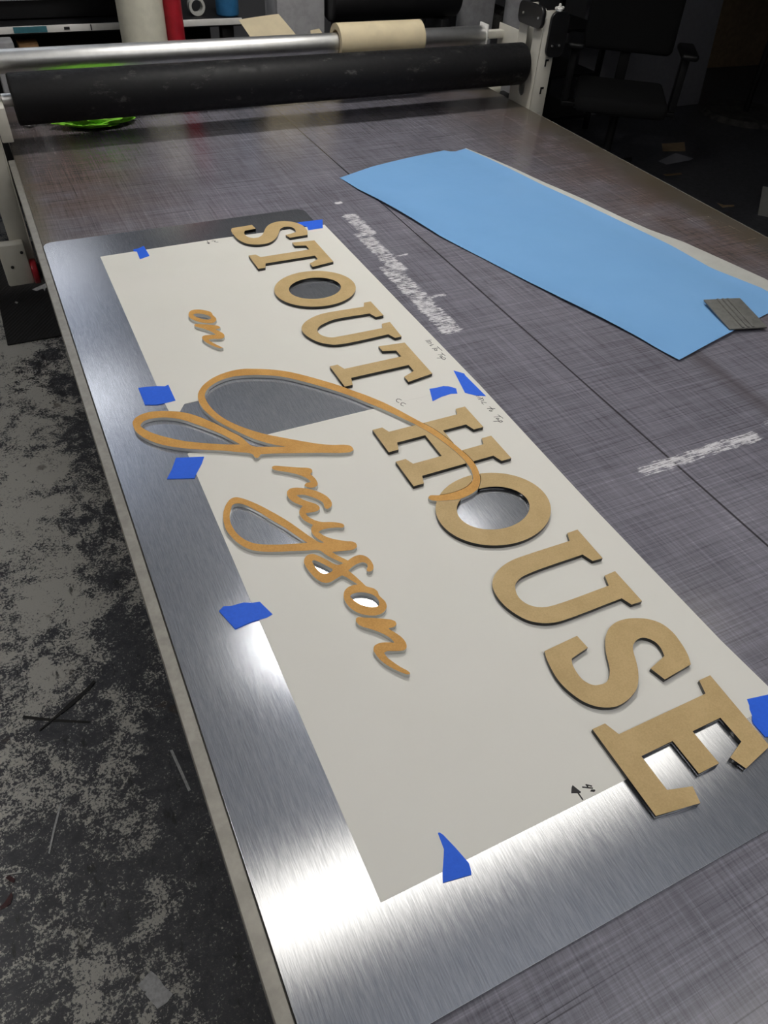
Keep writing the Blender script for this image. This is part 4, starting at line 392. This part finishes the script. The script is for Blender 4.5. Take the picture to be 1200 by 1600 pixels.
MB().box(-.046, -.041, 2.4755, 2.60, 1.0, 1.07, .001).build('bar_arm', M['cream'], ga)
lp = MB().box(-.085, -.012, 2.30, 2.339, .515, .640, .006).build('end_box', M['cream'], ga, 'cream box at the foot of the left post')
for x, z in ((-.024, .615), (-.060, .575)): MB().cyl((x, 2.2995, z), (x, 2.297, z), .0045, seg=12).build('screw_hole', M['black'], lp)
MB().cyl((-.0115, 2.318, .545), (.006, 2.318, .545), .036, seg=32, bev=.004).build('hand_knob', M['red'], ga, 'round dark red knob at the foot of the left post'); MB().cyl((.0065, 2.318, .545), (.014, 2.318, .545), .024, seg=24, bev=.002).build('knob_cap', M['black'], ga)
# roll of paper on the bar
rl = MB().hollow((1.085, 2.575, 1.040), (1.392, 2.575, 1.040), .0535, .036, 72).build('transfer_paper_roll', M['kraftp'])
tag(rl, 'cream roll of paper on the silver bar behind the roller', 'paper roll'); base(rl)
MB().hollow((1.0852, 2.575, 1.040), (1.3918, 2.575, 1.040), .0358, .0335, 48).build('cardboard_core', M['card'], rl)
# ------------------------------------------------------------------ aluminium panel, paper template, tape, letters
def rrect(x0, x1, y0, y1, r, n=8):
    o = []
    for cx, cy, a0 in ((x1 - r, y1 - r, 0), (x0 + r, y1 - r, 90), (x0 + r, y0 + r, 180), (x1 - r, y0 + r, 270)):
        for q in range(n + 1): a = radians(a0 + 90 * q / n); o.append(((cx + r * cos(a)) * 1000, (cy + r * sin(a)) * 1000))
    return o
pan = link('aluminium_panel', outline_mesh('aluminium_panel', [rrect(.0288, .654, .0965, 1.764, .022)], TT + .0002, TP, .0003), M['alu']); tag(pan, 'large brushed aluminium sign panel with rounded corners lying on the table', 'sign panel'); base(pan)
holes = {'paper1': [scale_outline(DATA['O1'][1], 3.0), DATA['o3'][1]],
         'paper2': [scale_outline(DATA['O2'][1], 3.0), DATA['ayso'][1], DATA['ayso'][2], DATA['ayso'][3]]}
def solid(c, z0=.85, z1=.88): return outline_mesh('cutter', [c], z0, z1)
Econt = DATA['E'][0]; xE0 = 443; yE = 250
ecut = [(462, 240), (584, 240), (600, 180), (600, 120), (470, 120), (448, 170)]
# the S at the top hangs over the panel past the edge of the paper; its lower bowl shows the metal
pap = {}
for key, lab in (('paper1', 'cream paper template sheet under the word STOUT'), ('paper2', 'cream paper template sheet under the word HOUSE and the lower script')):
    me = outline_mesh('paper_template', [DATA[key][0]], TP + .0001, TS)
    cs = [solid(h) for h in holes[key]]
    if key == 'paper2': cs.append(solid(ecut))
    me = cut(me, cs); pap[key] = tag(link('paper_template', me, M['paper']), lab, 'paper template'); base(pap[key])
def pen(name, strokes, w, parent, m='ink', fills=()):
    b = MB(); z = TS + .00012
    for st in strokes:
        P = [Vector((x / 1000, y / 1000, z)) for x, y in st]
        for a, c in zip(P, P[1:]):
            d = (c - a); L = d.length
            if L < 1e-5: continue
            ang = math.atan2(d.y, d.x); b.box(-L / 2 - w / 2, L / 2 + w / 2, -w / 2, w / 2, -.00008, .00008, M=Matrix.Translation((a + c) / 2) @ Matrix.Rotation(ang, 4, 'Z'))
    o = b.build(name, M[m], parent, smooth=False)
    if fills:
        for c in fills: link(name, outline_mesh(name, [c], z - .00008, z + .00008), M[m], parent)
    return o
pen('handwriting', DATA['h1'], .0011, pap['paper1'])['label'] = 'handwritten words Line To Top'
pen('arrow_mark', DATA['a2'], .0014, pap['paper1'], fills=DATA['a2f'])
pen('handwriting', DATA['h2'], .0011, pap['paper2'])['label'] = 'handwritten words Line to Top'
pen('handwriting', DATA['cc'], .0011, pap['paper2'])['label'] = 'handwritten letters CC'
pen('arrow_mark', DATA['a4'], .0016, pap['paper2'], fills=DATA['a4f'])
tl = {'T1': 'blue tape piece on the far edge of the paper, beside the top left corner', 'T2': 'blue tape piece tucked behind the S of STOUT at the top of the paper', 'T3': 'blue tape piece on the left paper edge just above the torn paper gap',
      'T4': 'blue tape piece on the left paper edge, just below the long script loop', 'T5': 'blue tape piece halfway down the left paper edge, below the y of the script', 'T6': 'pointed blue tape piece on the bottom edge of the paper', 'T7': 'blue tape piece beside the handwritten CC, between STOUT and HOUSE',
      'T8': 'blue tape piece on the right paper edge, over the start of Line to Top', 'T9': 'large torn blue tape piece beside the last letter E'}
for k_, lab in tl.items():
    me = outline_mesh('masking_tape', [DATA['tape_' + k_][0]], TS + .00035, TS + .0006); tag(base(link('masking_tape', me, M['tape'])), lab, 'tape', 'blue masking tape pieces')
swoosh = lambda: outline_mesh('cutter', [DATA['swoosh'][0]], .85, .89)
def letter(name, key, label, body, face, t=.006, group=None, cutit=False):
    z0 = TS + .00005; z1 = z0 + t
    me = outline_mesh(name, DATA[key], z0, z1, .00015); mf = outline_mesh('masking_face', DATA[key], z1 + .00001, z1 + .00018)
    if cutit: me = cut(me, [swoosh()]); mf = cut(mf, [swoosh()])
    o = tag(link(name, me, M[body]), label, 'letter', group); f = link('masking_face', mf, M[face], o); f['label'] = 'tan paper masking on the face' if face == 'kraft' else 'orange-brown paper masking on the face'
    # keep the face in place while the letter's origin moves to its base
    c = base(o).location.copy(); f.data.transform(Matrix.Translation(-c)); f.matrix_parent_inverse = Matrix.Identity(4); return o
BG = 'black block letters with tan masking'
for key, lab, ci in (('S1', 'block letter S at the far end, first of the word STOUT', False), ('T1', 'block letter T beside the far S, first T of STOUT', False), ('O1', 'block letter O of the word STOUT, ring between T and U', False), ('U1', 'block letter U of the word STOUT, between O and T', False), ('T2', 'block letter T ending the word STOUT, touching the big script loop', True),
                     ('H', 'block letter H crossed by the script stroke, first of HOUSE', True), ('O2', 'block letter O of HOUSE with the script stroke tip across it', True), ('U2', 'block letter U of the word HOUSE, between O and S', False), ('S2', 'large block letter S of the word HOUSE, next to the E', False), ('E', 'block letter E ending HOUSE, hanging over the bare metal', False)):
    letter('block_letter', key, lab, 'blk_ac', 'kraft', group=BG, cutit=ci)
SG = 'clear script letters with orange masking'
letter('script_letter', 'o3', 'small script letter o of the word on', 'clear', 'kraft_o', group=SG); letter('script_letter', 'n2', 'small script letter n of the word on', 'clear', 'kraft_o', group=SG)
letter('script_letter', 'G', 'large looping script capital with a long stroke over the H', 'clear', 'kraft_o', group=SG)
letter('script_letter', 'r', 'script letter r below the bar of the large looping capital', 'clear', 'kraft_o', group=SG)
letter('script_letter', 'ayso', 'joined script letters a y s o in one piece with long loop', 'clear', 'kraft_o', group=SG)
letter('script_letter', 'n', 'script letter n ending the lower word, alone on the cream paper', 'clear', 'kraft_o', group=SG)
# ------------------------------------------------------------------ blue film sheet and squeegee
def resample(c, n):
    P = [Vector((x / 1000, y / 1000)) for x, y in c]; L = [0]
    for a, b in zip(P, P[1:]): L.append(L[-1] + (b - a).length)
    out = []
    for i in range(n):
        t = L[-1] * i / (n - 1); j = 0
        while j < len(L) - 2 and L[j + 1] < t: j += 1
        out.append(P[j].lerp(P[j + 1], (t - L[j]) / max(L[j + 1] - L[j], 1e-9)))
    return out
def sheet(name, A, B, zf, m, nu=60, nv=26, th=.00025, top=None):
    a = resample(A, nu); b = resample(B, nu); tp = resample(top, nv) if top else None
    bm = bmesh.new(); g = []
    for i in range(nu):
        row = []
        for j in range(nv):
            v = j / (nv - 1); p = a[i].lerp(b[i], v)
            if tp: p = p + (tp[j] - a[0].lerp(b[0], v)) * max(0, 1 - i / 6)
            row.append(bm.verts.new((p.x, p.y, zf(i / (nu - 1), v))))
        g.append(row)
    for i in range(nu - 1):
        for j in range(nv - 1): bm.faces.new((g[i][j], g[i][j + 1], g[i + 1][j + 1], g[i + 1][j]))
    bmesh.ops.recalc_face_normals(bm, faces=bm.faces); r = bmesh.ops.solidify(bm, geom=list(bm.faces), thickness=th)
    mb = MB(); mb.bm.free(); mb.bm = bm; return mb.build(name, m)
def zfilm(u, v): return TT + .0010 + .0075 * max(0, 1 - v / .12) ** 1.5 * sin(pi * min(1, max(0, u))) ** .6 * (0.6 + .4 * sin(9 * u)) + .0016 * (1 + sin(7 * u + 3 * v)) * sin(pi * v) + .004 * max(0, (u - .93) / .07) ** 2 * (1 - v) + .003 * max(0, (v - .93) / .07)
fm = sheet('vinyl_sheet', DATA['filmL'][0], DATA['filmR'][0], zfilm, M['film'], top=DATA['filmtop'][0]); tag(fm, 'light blue vinyl sheet lying flat on the cutting mat', 'vinyl sheet')
def zlin(u, v): return TT + .0022 + .0045 * v
sheet('release_liner', DATA['filmR'][0], DATA['linerR'][0], lambda u, v: zfilm(u, 1.0) - .0008 + .006 * v * sin(pi * min(1, u * .9 + .05)), M['liner'], nv=6).parent = fm
fm.children[0]['label'] = 'white liner margin along the right edge'
sq = [Vector((x / 1000, y / 1000)) for x, y in DATA['squeegee'][0]]
ca, cb, cc_, cd = sq; u_ = ((cb - ca) + (cc_ - cd)).normalized(); cen = (ca + cb + cc_ + cd) / 4; ang = math.atan2(u_.y, u_.x)
bm_ = MB(); bm_.box(-.044, .044, -.058, .058, 0, .0035, .0016, seg=2)
for x in (-.012, .000, .012): bm_.box(x - .0028, x + .0028, -.056, .056, .003, .0056, .0012)
sqo = bm_.build('squeegee', M['greyd']); sqo.data.transform(Matrix.Shear('XY', 4, (0, 0)) if False else Matrix.Identity(4))
sqo.location = (cen.x, cen.y, TT + .0085); sqo.rotation_euler = (radians(2.5), 0, ang); tag(sqo, 'dark grey ridged squeegee on the corner of the blue sheet', 'squeegee')
# ------------------------------------------------------------------ things under the roller
def crumple(name, cx, cy, z, sx, sy, sz, m, lab, cat, seed, sub=4):
    random.seed(seed); from mathutils import noise as nz
    bm = bmesh.new(); bmesh.ops.create_icosphere(bm, subdivisions=sub, radius=1)
    for v in bm.verts:
        d = 1 + .35 * nz.noise(v.co * 2.1 + Vector((seed, 0, 0))) + .15 * nz.noise(v.co * 5 + Vector((0, seed, 0)))
        v.co = Vector((v.co.x * sx * d, v.co.y * sy * d, max(-.02, (v.co.z * .5 + .45) * d) * sz)); 
    zm = min(v.co.z for v in bm.verts)
    for v in bm.verts: v.co.z -= zm
    mb = MB(); mb.bm.free(); mb.bm = bm; o = mb.build(name, m); o.location = (cx, cy, z); return tag(o, lab, cat)
crumple('cleaning_cloth', .285, 2.555, TT + .0005, .112, .060, .040, M['green'], 'lime green cloth lying on the mat under the roller', 'cloth', 3)
crumple('crumpled_film', .100, 2.600, TT + .0005, .022, .022, .018, M['scrap'], 'small crumpled clear film scrap under the left end of the roller', 'scrap', 8, 3)
# ------------------------------------------------------------------ floor mat and litter
def flat(name, key, m, lab, cat, z=.0004, t=.0012, group=None): return tag(base(link(name, outline_mesh(name, DATA[key], z, z + t), M[m])), lab, cat, group)
link_mat = MB().box(-.80 + .62, .30, 2.88, 3.80, .0005, .008, .003).build('floor_mat', M['mat']); tag(base(link_mat), 'black rubber floor mat beside the far left of the table', 'floor mat')
SC = 'litter on the floor left of the table'
flat('vinyl_offcut', 'sc_white', 'scrap', 'ragged pale rectangular vinyl offcut near the bottom left of the floor', 'scrap', group=SC)
flat('dark_strip', 'sc_l1', 'scrapd', 'black flat strip on the floor, under the crossing thin strip', 'scrap', group=SC); flat('dark_strip', 'sc_l2', 'scrapd', 'thin black tapering strip crossing over the flat strip', 'scrap', z=.0020, group=SC)
flat('vinyl_sliver', 'sc_sl1', 'scrap', 'thin pale sliver on dark floor close to the table edge', 'scrap', group=SC); flat('vinyl_sliver', 'sc_sl2', 'scrap', 'longest thin white sliver standing nearly upright in the left floor', 'scrap', group=SC)
flat('vinyl_sliver', 'sc_sl3', 'liner', 'short white sliver above the ring-like maroon scrap', 'scrap', group=SC); flat('vinyl_sliver', 'sc_sl4', 'liner', 'tiny bright white stub of vinyl on bottom left floor', 'scrap', group=SC)
flat('vinyl_curl', 'sc_red1', 'maroon', 'small rounded maroon vinyl scrap below a white sliver', 'scrap', group=SC); flat('vinyl_curl', 'sc_red2', 'maroon', 'curved maroon vinyl scrap at the left frame edge', 'scrap', group=SC)
SM = 'litter on the black floor mat'
flat('vinyl_offcut', 'sc_m1', 'scrap', 'small pale four-sided offcut on the black mat', 'scrap', z=.0084, group=SM); flat('vinyl_offcut', 'sc_m2', 'scrap', 'long pale forked offcut on the black mat beside the table', 'scrap', z=.0084, group=SM); flat('vinyl_offcut', 'sc_m3', 'liner', 'tiny white crumb in the middle of the black mat', 'scrap', z=.0084, group=SM)
flat('vinyl_offcut', 'sc_m4', 'liner', 'bent white strip below the box of the left post', 'scrap', z=.0084, group=SM)
SR = 'litter on the floor right of the table'
flat('paper_scrap', 'fl_paper', 'board', 'creased white paper on the dark floor below the chair', 'scrap', group=SR); flat('card_scrap', 'fl_card', 'card', 'brown card piece beside the white paper on the dark floor', 'scrap', group=SR)
flat('vinyl_sliver', 'fl_sl1', 'card', 'tan sliver on the dark floor right of the table', 'scrap', group=SR); flat('vinyl_sliver', 'fl_sl2', 'card', 'faint tan sliver near the white paper on the dark floor', 'scrap', group=SR)
fp = bmesh.new(); vv = [fp.verts.new(p) for p in ((3.86, 2.86, .001), (3.98, 2.72, .001), (4.12, 2.86, .10), (3.99, 3.00, .10))]; fp.faces.new(vv); w2 = [fp.verts.new(p) for p in ((4.10, 2.70, .001), (4.24, 2.84, .001))]; fp.faces.new((vv[2], vv[3], w2[1], w2[0]) if False else (vv[3], vv[2], w2[0], w2[1])); bmesh.ops.solidify(fp, geom=list(fp.faces), thickness=.001)
mb = MB(); mb.bm.free(); mb.bm = fp; tag(base(mb.build('folded_paper', M['liner'], smooth=False)), 'folded white paper standing on the floor at the right edge', 'scrap', SR)
# ------------------------------------------------------------------ background behind the table
wb = empty('workbench', (.3, 3.75, 0), 'dark workbench with a patterned white front edge behind the roller', 'workbench')
MB().box(-.9, 1.02, 3.40, 4.10, .930, .955, .002).build('bench_top', M['black'], wb)
es = MB().box(-.9, 1.02, 3.392, 3.3995, .936, .958, .001).build('edge_strip', M['white'], wb, 'white front edge with blue and black marks')
MB().box(.16, .275, 3.390, 3.3918, .938, .957).build('blue_mark', M['teal'], es, smooth=False); [MB().box(a_, b_, 3.390, 3.3918, c_, d_).build('black_mark', M['black'], es, smooth=False) for a_, b_, c_, d_ in ((.335, .355, .943, .952), (.43, .434, .938, .957), (.62, .63, .944, .956))]
for x in (-.85, .95):
    for y in (3.45, 4.02): MB().box(x, x + .05, y, y + .05, 0, .9295, .003).build('leg', M['black'], wb)
MB().box(-.84, .94, 3.60, 3.62, .25, .9295).build('back_panel', M['dark'], wb, smooth=False)
tag(MB().box(.165, .235, 3.42, 3.52, .72, .90, .004).build('wood_block', M['wood']), 'orange brown block on the tray under the bench edge', 'block'); tag(MB().box(.115, .50, 3.40, 3.58, .70, .7195, .002).build('bench_tray', M['black']), 'black tray holding a block under the bench', 'tray')
tag(MB().box(.07, .145, 3.30, 3.40 - .012, 0, .93, .006).build('grey_stand', M['grey']), 'grey upright stand left under the bench edge', 'stand')
pr = empty('wide_printer', (.0, 3.75, .955), 'large black machine standing on the workbench', 'machine')
MB().box(-.85, .62, 3.50, 4.05, .9555, 1.36, .02).build('body', M['black'], pr); MB().box(-.8, .6, 3.485, 3.4995, 1.02, 1.032, .002).build('front_rail', M['grey'], pr)
def upright(name, x, y, r, z1, m, lab, cat, core=None):
    o = MB().hollow((x, y, 0.0005), (x, y, z1), r, r - .012 if core is None else core, 64).build(name, m); tag(o, lab, cat); return base(o)
o = upright('vinyl_roll', .588, 3.20, .0815, 1.45, M['vinyl'], 'thick cream vinyl roll standing upright behind the roller', 'vinyl roll', .042)
MB().hollow((.588, 3.20, .001), (.588, 3.20, 1.452), .0415, .038, 40).build('cardboard_core', M['card'], o).matrix_parent_inverse = Matrix.Translation(o.location).inverted()
upright('red_tube', .706, 3.215, .0345, 1.5, M['red'], 'dark red upright tube beside the cream vinyl roll', 'tube')
upright('grey_tube', 2.345, 3.40, .056, 1.5, M['grey'], 'grey upright tube behind the right post of the gantry', 'tube')
tag(MB().box(2.10, 2.30, 3.52, 3.53, .0, 1.35, .002).build('partition_board', M['grey']), 'narrow grey upright board behind the grey tube', 'board')
def kraft(name, P, m, lab):
    bm = bmesh.new(); q = [bm.verts.new(p) for p in P]; bm.faces.new(q); bmesh.ops.subdivide_edges(bm, edges=bm.edges[:], cuts=6, use_grid_fill=True)
    for v in bm.verts: v.co.y += .010 * sin(14 * v.co.x) + .006 * sin(31 * v.co.z)
    bmesh.ops.solidify(bm, geom=list(bm.faces), thickness=.0006); mb = MB(); mb.bm.free(); mb.bm = bm; return tag(base(mb.build(name, m)), lab, 'paper')
kraft('paper_sheet', [(.955, 3.22, .985), (1.115, 3.22, 1.000), (1.22, 3.06, .862), (1.02, 3.06, .862)], M['kraftp'], 'tan paper sheet leaning behind the silver bar')
kraft('paper_offcut', [(1.165, 3.02, .985), (1.20, 3.02, .990), (1.29, 2.985, .862), (1.175, 2.985, .862)], M['kraftp'], 'small tan paper curl left of the roll on the bar')
tag(MB().box(1.02, 1.30, 2.97, 3.24, .835, .8615, .004).build('rear_shelf', M['black']), 'dark shelf holding the tan paper behind the table end', 'shelf')
rk = MB()
for x in (1.04, 1.26): 
    for y in (2.99, 3.20): rk.box(x, x + .02, y, y + .02, 0, .8345)
tag(rk.build('shelf_stand', M['black']), 'thin black stand carrying the dark shelf behind the table', 'stand')
bn = empty('grey_bin', (1.28, 3.5, .0), 'grey open bin behind the bar, left of the black cylinder', 'bin')
MB().box(1.18, 1.39, 3.42, 3.44, 0, 1.05, .004).box(1.18, 1.39, 3.56, 3.58, 0, 1.05, .004).box(1.18, 1.20, 3.44, 3.56, 0, 1.05, .004).box(1.37, 1.39, 3.44, 3.56, 0, 1.05, .004).box(1.2, 1.37, 3.44, 3.56, 0, .02).build('bin_body', M['grey'], bn)
bb = empty('spray_bottle', (.99, 3.47, .955), 'blue bottle standing on the right end of the workbench', 'bottle')
MB().cyl((.985, 3.47, .9555), (.985, 3.47, 1.07), .046, seg=40, bev=.006).build('bottle_body', M['blue'], bb); MB().cyl((.985, 3.47, 1.0705), (.985, 3.47, 1.11), .016, seg=24).build('cap', M['white'], bb)
tp = MB().hollow((.86, 3.46, .9885), (.86, 3.495, .9885), .032, .022, 40).build('tape_roll', M['liner']); tag(base(tp), 'white tape ring standing on the workbench left of the blue bottle', 'tape roll')
ct = empty('black_roll', (1.70, 3.40, .955), 'fat black cylinder lying crosswise behind the paper roll', 'roll')
MB().cyl((1.40, 3.42, 1.01), (2.02, 3.42, 1.01), .085, seg=56, bev=.02).build('cylinder', M['black'], ct); MB().box(1.45, 1.49, 3.35, 3.50, .0, .93, .003).box(1.92, 1.96, 3.35, 3.50, .0, .93, .003).build('cradle', M['black'], ct)
tag(base(MB().hollow((1.90, 2.99, .745), (2.02, 2.99, .745), .030, .018, 48).build('cream_roll', M['vinyl'])), 'short cream roll beyond the far right corner of the table', 'vinyl roll')
tag(MB().box(1.86, 2.10, 2.96, 3.05, .0, .7145, .004).build('low_stand', M['black']), 'low black stand under the short cream roll', 'stand')
# rack with media rolls
rk = empty('media_rack', (3.25, 4.7, 0), 'dark shelving rack behind the right post holding rolls', 'rack')
for z in (.08, .34, .60, .86): MB().box(2.75, 3.80, 4.45, 5.0, z, z + .02).build('shelf', M['black'], rk, smooth=False)
for x in (2.72, 3.80):
    for y in (4.45, 4.97): MB().box(x, x + .03, y, y + .03, 0, 1.4).build('upright', M['black'], rk, smooth=False)
RL = ['grey', 'vinyl', 'grey', 'black', 'vinyl', 'grey', 'board', 'grey', 'vinyl', 'grey']
sh = ['bottom', 'second', 'third', 'top']
for i in range(8):
    r_ = .045; row = i // 2; x = 2.86 + .16 * (i % 2) + .05 * row; z = .1005 + .26 * row + r_
    o = MB().hollow((x, 4.40, z), (x, 4.95, z), r_, .022, 32).build('media_roll', M['dusty' if i % 3 else 'grey']); tag(base(o), f"{'left' if i % 2 == 0 else 'right'} dim roll on the {sh[row]} shelf of the dark rack", 'roll', 'rolls in the dark rack')
# boards and cardboard leaning further back
b_ = MB().box(-.62, .62, -.01, .01, 0, 1.35, .002).build('leaning_board', M['board']); b_.location = (4.50, 4.72, .0006); b_.rotation_euler = (radians(-6), 0, 0); tag(b_, 'pale board leaning upright behind the office chair', 'board')
b_ = MB().box(-.95, 1.1, -.012, .012, 0, 1.7, .002).build('cardboard_sheet', M['card']); b_.location = (5.65, 5.62, .0006); b_.rotation_euler = (radians(-5), 0, radians(-3)); tag(b_, 'large brown cardboard sheet leaning by the fan stand', 'cardboard')
# office chair
def chair(cx, cy, rz, lab):
    r = empty('office_chair', (cx, cy, 0), lab, 'chair'); r.rotation_euler = (0, 0, rz)
    def add(mb, name, m, par=r): 
        o = mb.build(name, m); o.parent = par; o.matrix_parent_inverse = Matrix.Identity(4); return o
    st = MB(); st.cyl((0, 0, .085), (0, 0, .12), .045, seg=24)
    add(st, 'hub', M['black'])
    for i in range(5):
        a = 2 * pi * i / 5 + .3; ex, ey = .30 * cos(a), .30 * sin(a)
        leg = add(MB().cyl((.04 * cos(a), .04 * sin(a), .105), (ex, ey, .078), .022, .014, 16), 'leg', M['black'])
        add(MB().cyl((ex - .022 * sin(a), ey + .022 * cos(a), .0285), (ex + .022 * sin(a), ey - .022 * cos(a), .0285), .028, seg=20, bev=.004).cyl((ex, ey, .03), (ex, ey, .075), .008, seg=10), 'caster', M['black'], leg)
    add(MB().cyl((0, 0, .1205), (0, 0, .40), .024, seg=20), 'gas_column', M['black']); add(MB().box(-.12, .12, -.12, .12, .4005, .429, .006), 'seat_plate', M['black'])
    add(MB().box(-.25, .25, -.24, .25, .43, .515, .035, seg=4), 'seat', M['dark'])
    add(MB().box(-.03, .03, -.30, -.15, .405, .428, .004).box(-.03, .03, -.325, -.295, .405, .75, .006), 'back_post', M['black'])
    bk = MB().box(-.255, .255, -.035, .035, 0, .62, .033, seg=4, M=Matrix.Translation((0, -.262, .64)) @ Matrix.Rotation(radians(8), 4, 'X')); add(bk, 'backrest', M['dark'])
    for s in (-1, 1):
        ar = add(MB().box(s * .30 - .02, s * .30 + .02, -.06, .02, .425, .70, .008).box(min(s * .1, s * .32), max(s * .1, s * .32), -.06, .02, .4, .4245, .004), 'armrest', M['black'])
        add(MB().box(s * .30 - .045, s * .30 + .045, -.16, .13, .7005, .735, .015, seg=3), 'arm_pad', M['black'], ar)
    return r
chair(3.26, 3.58, radians(143), 'black office chair with armrests right of the table')
# pedestal fan
fx, fy = 5.27, 4.37
fn = empty('pedestal_fan', (fx, fy, 0), 'dark pedestal stand with a dusty round base on the right', 'fan')
MB().cyl((fx, fy, 0.0005), (fx, fy, .035), .33, .30, 72).build('base_disc', M['dusty'], fn); MB().cyl((fx, fy, .0355), (fx, fy, .85), .022, seg=24).build('pole', M['black'], fn)
cg = MB()
for R_ in (.10, .17, .24, .30): cg.ring((fx, fy - .16, .98), R_, .004, 'Y')
for i in range(20): a = 2 * pi * i / 20; cg.cyl((fx + .03 * cos(a), fy - .20, .98 + .03 * sin(a)), (fx + .30 * cos(a), fy - .16, .98 + .30 * sin(a)), .0025, seg=6)
cg.build('cage', M['steel'], fn); MB().cyl((fx, fy - .06, .98), (fx, fy + .12, .98), .08, seg=32, bev=.02).build('motor', M['black'], fn)
for i in range(3):
    a = 2 * pi * i / 3; MB().box(.05, .25, -.06, .06, -.004, .004, .002, M=Matrix.Translation((fx, fy - .12, .98)) @ Matrix.Rotation(a, 4, 'Y') @ Matrix.Rotation(radians(90 - 20), 4, 'X')).build('blade', M['grey'], fn)
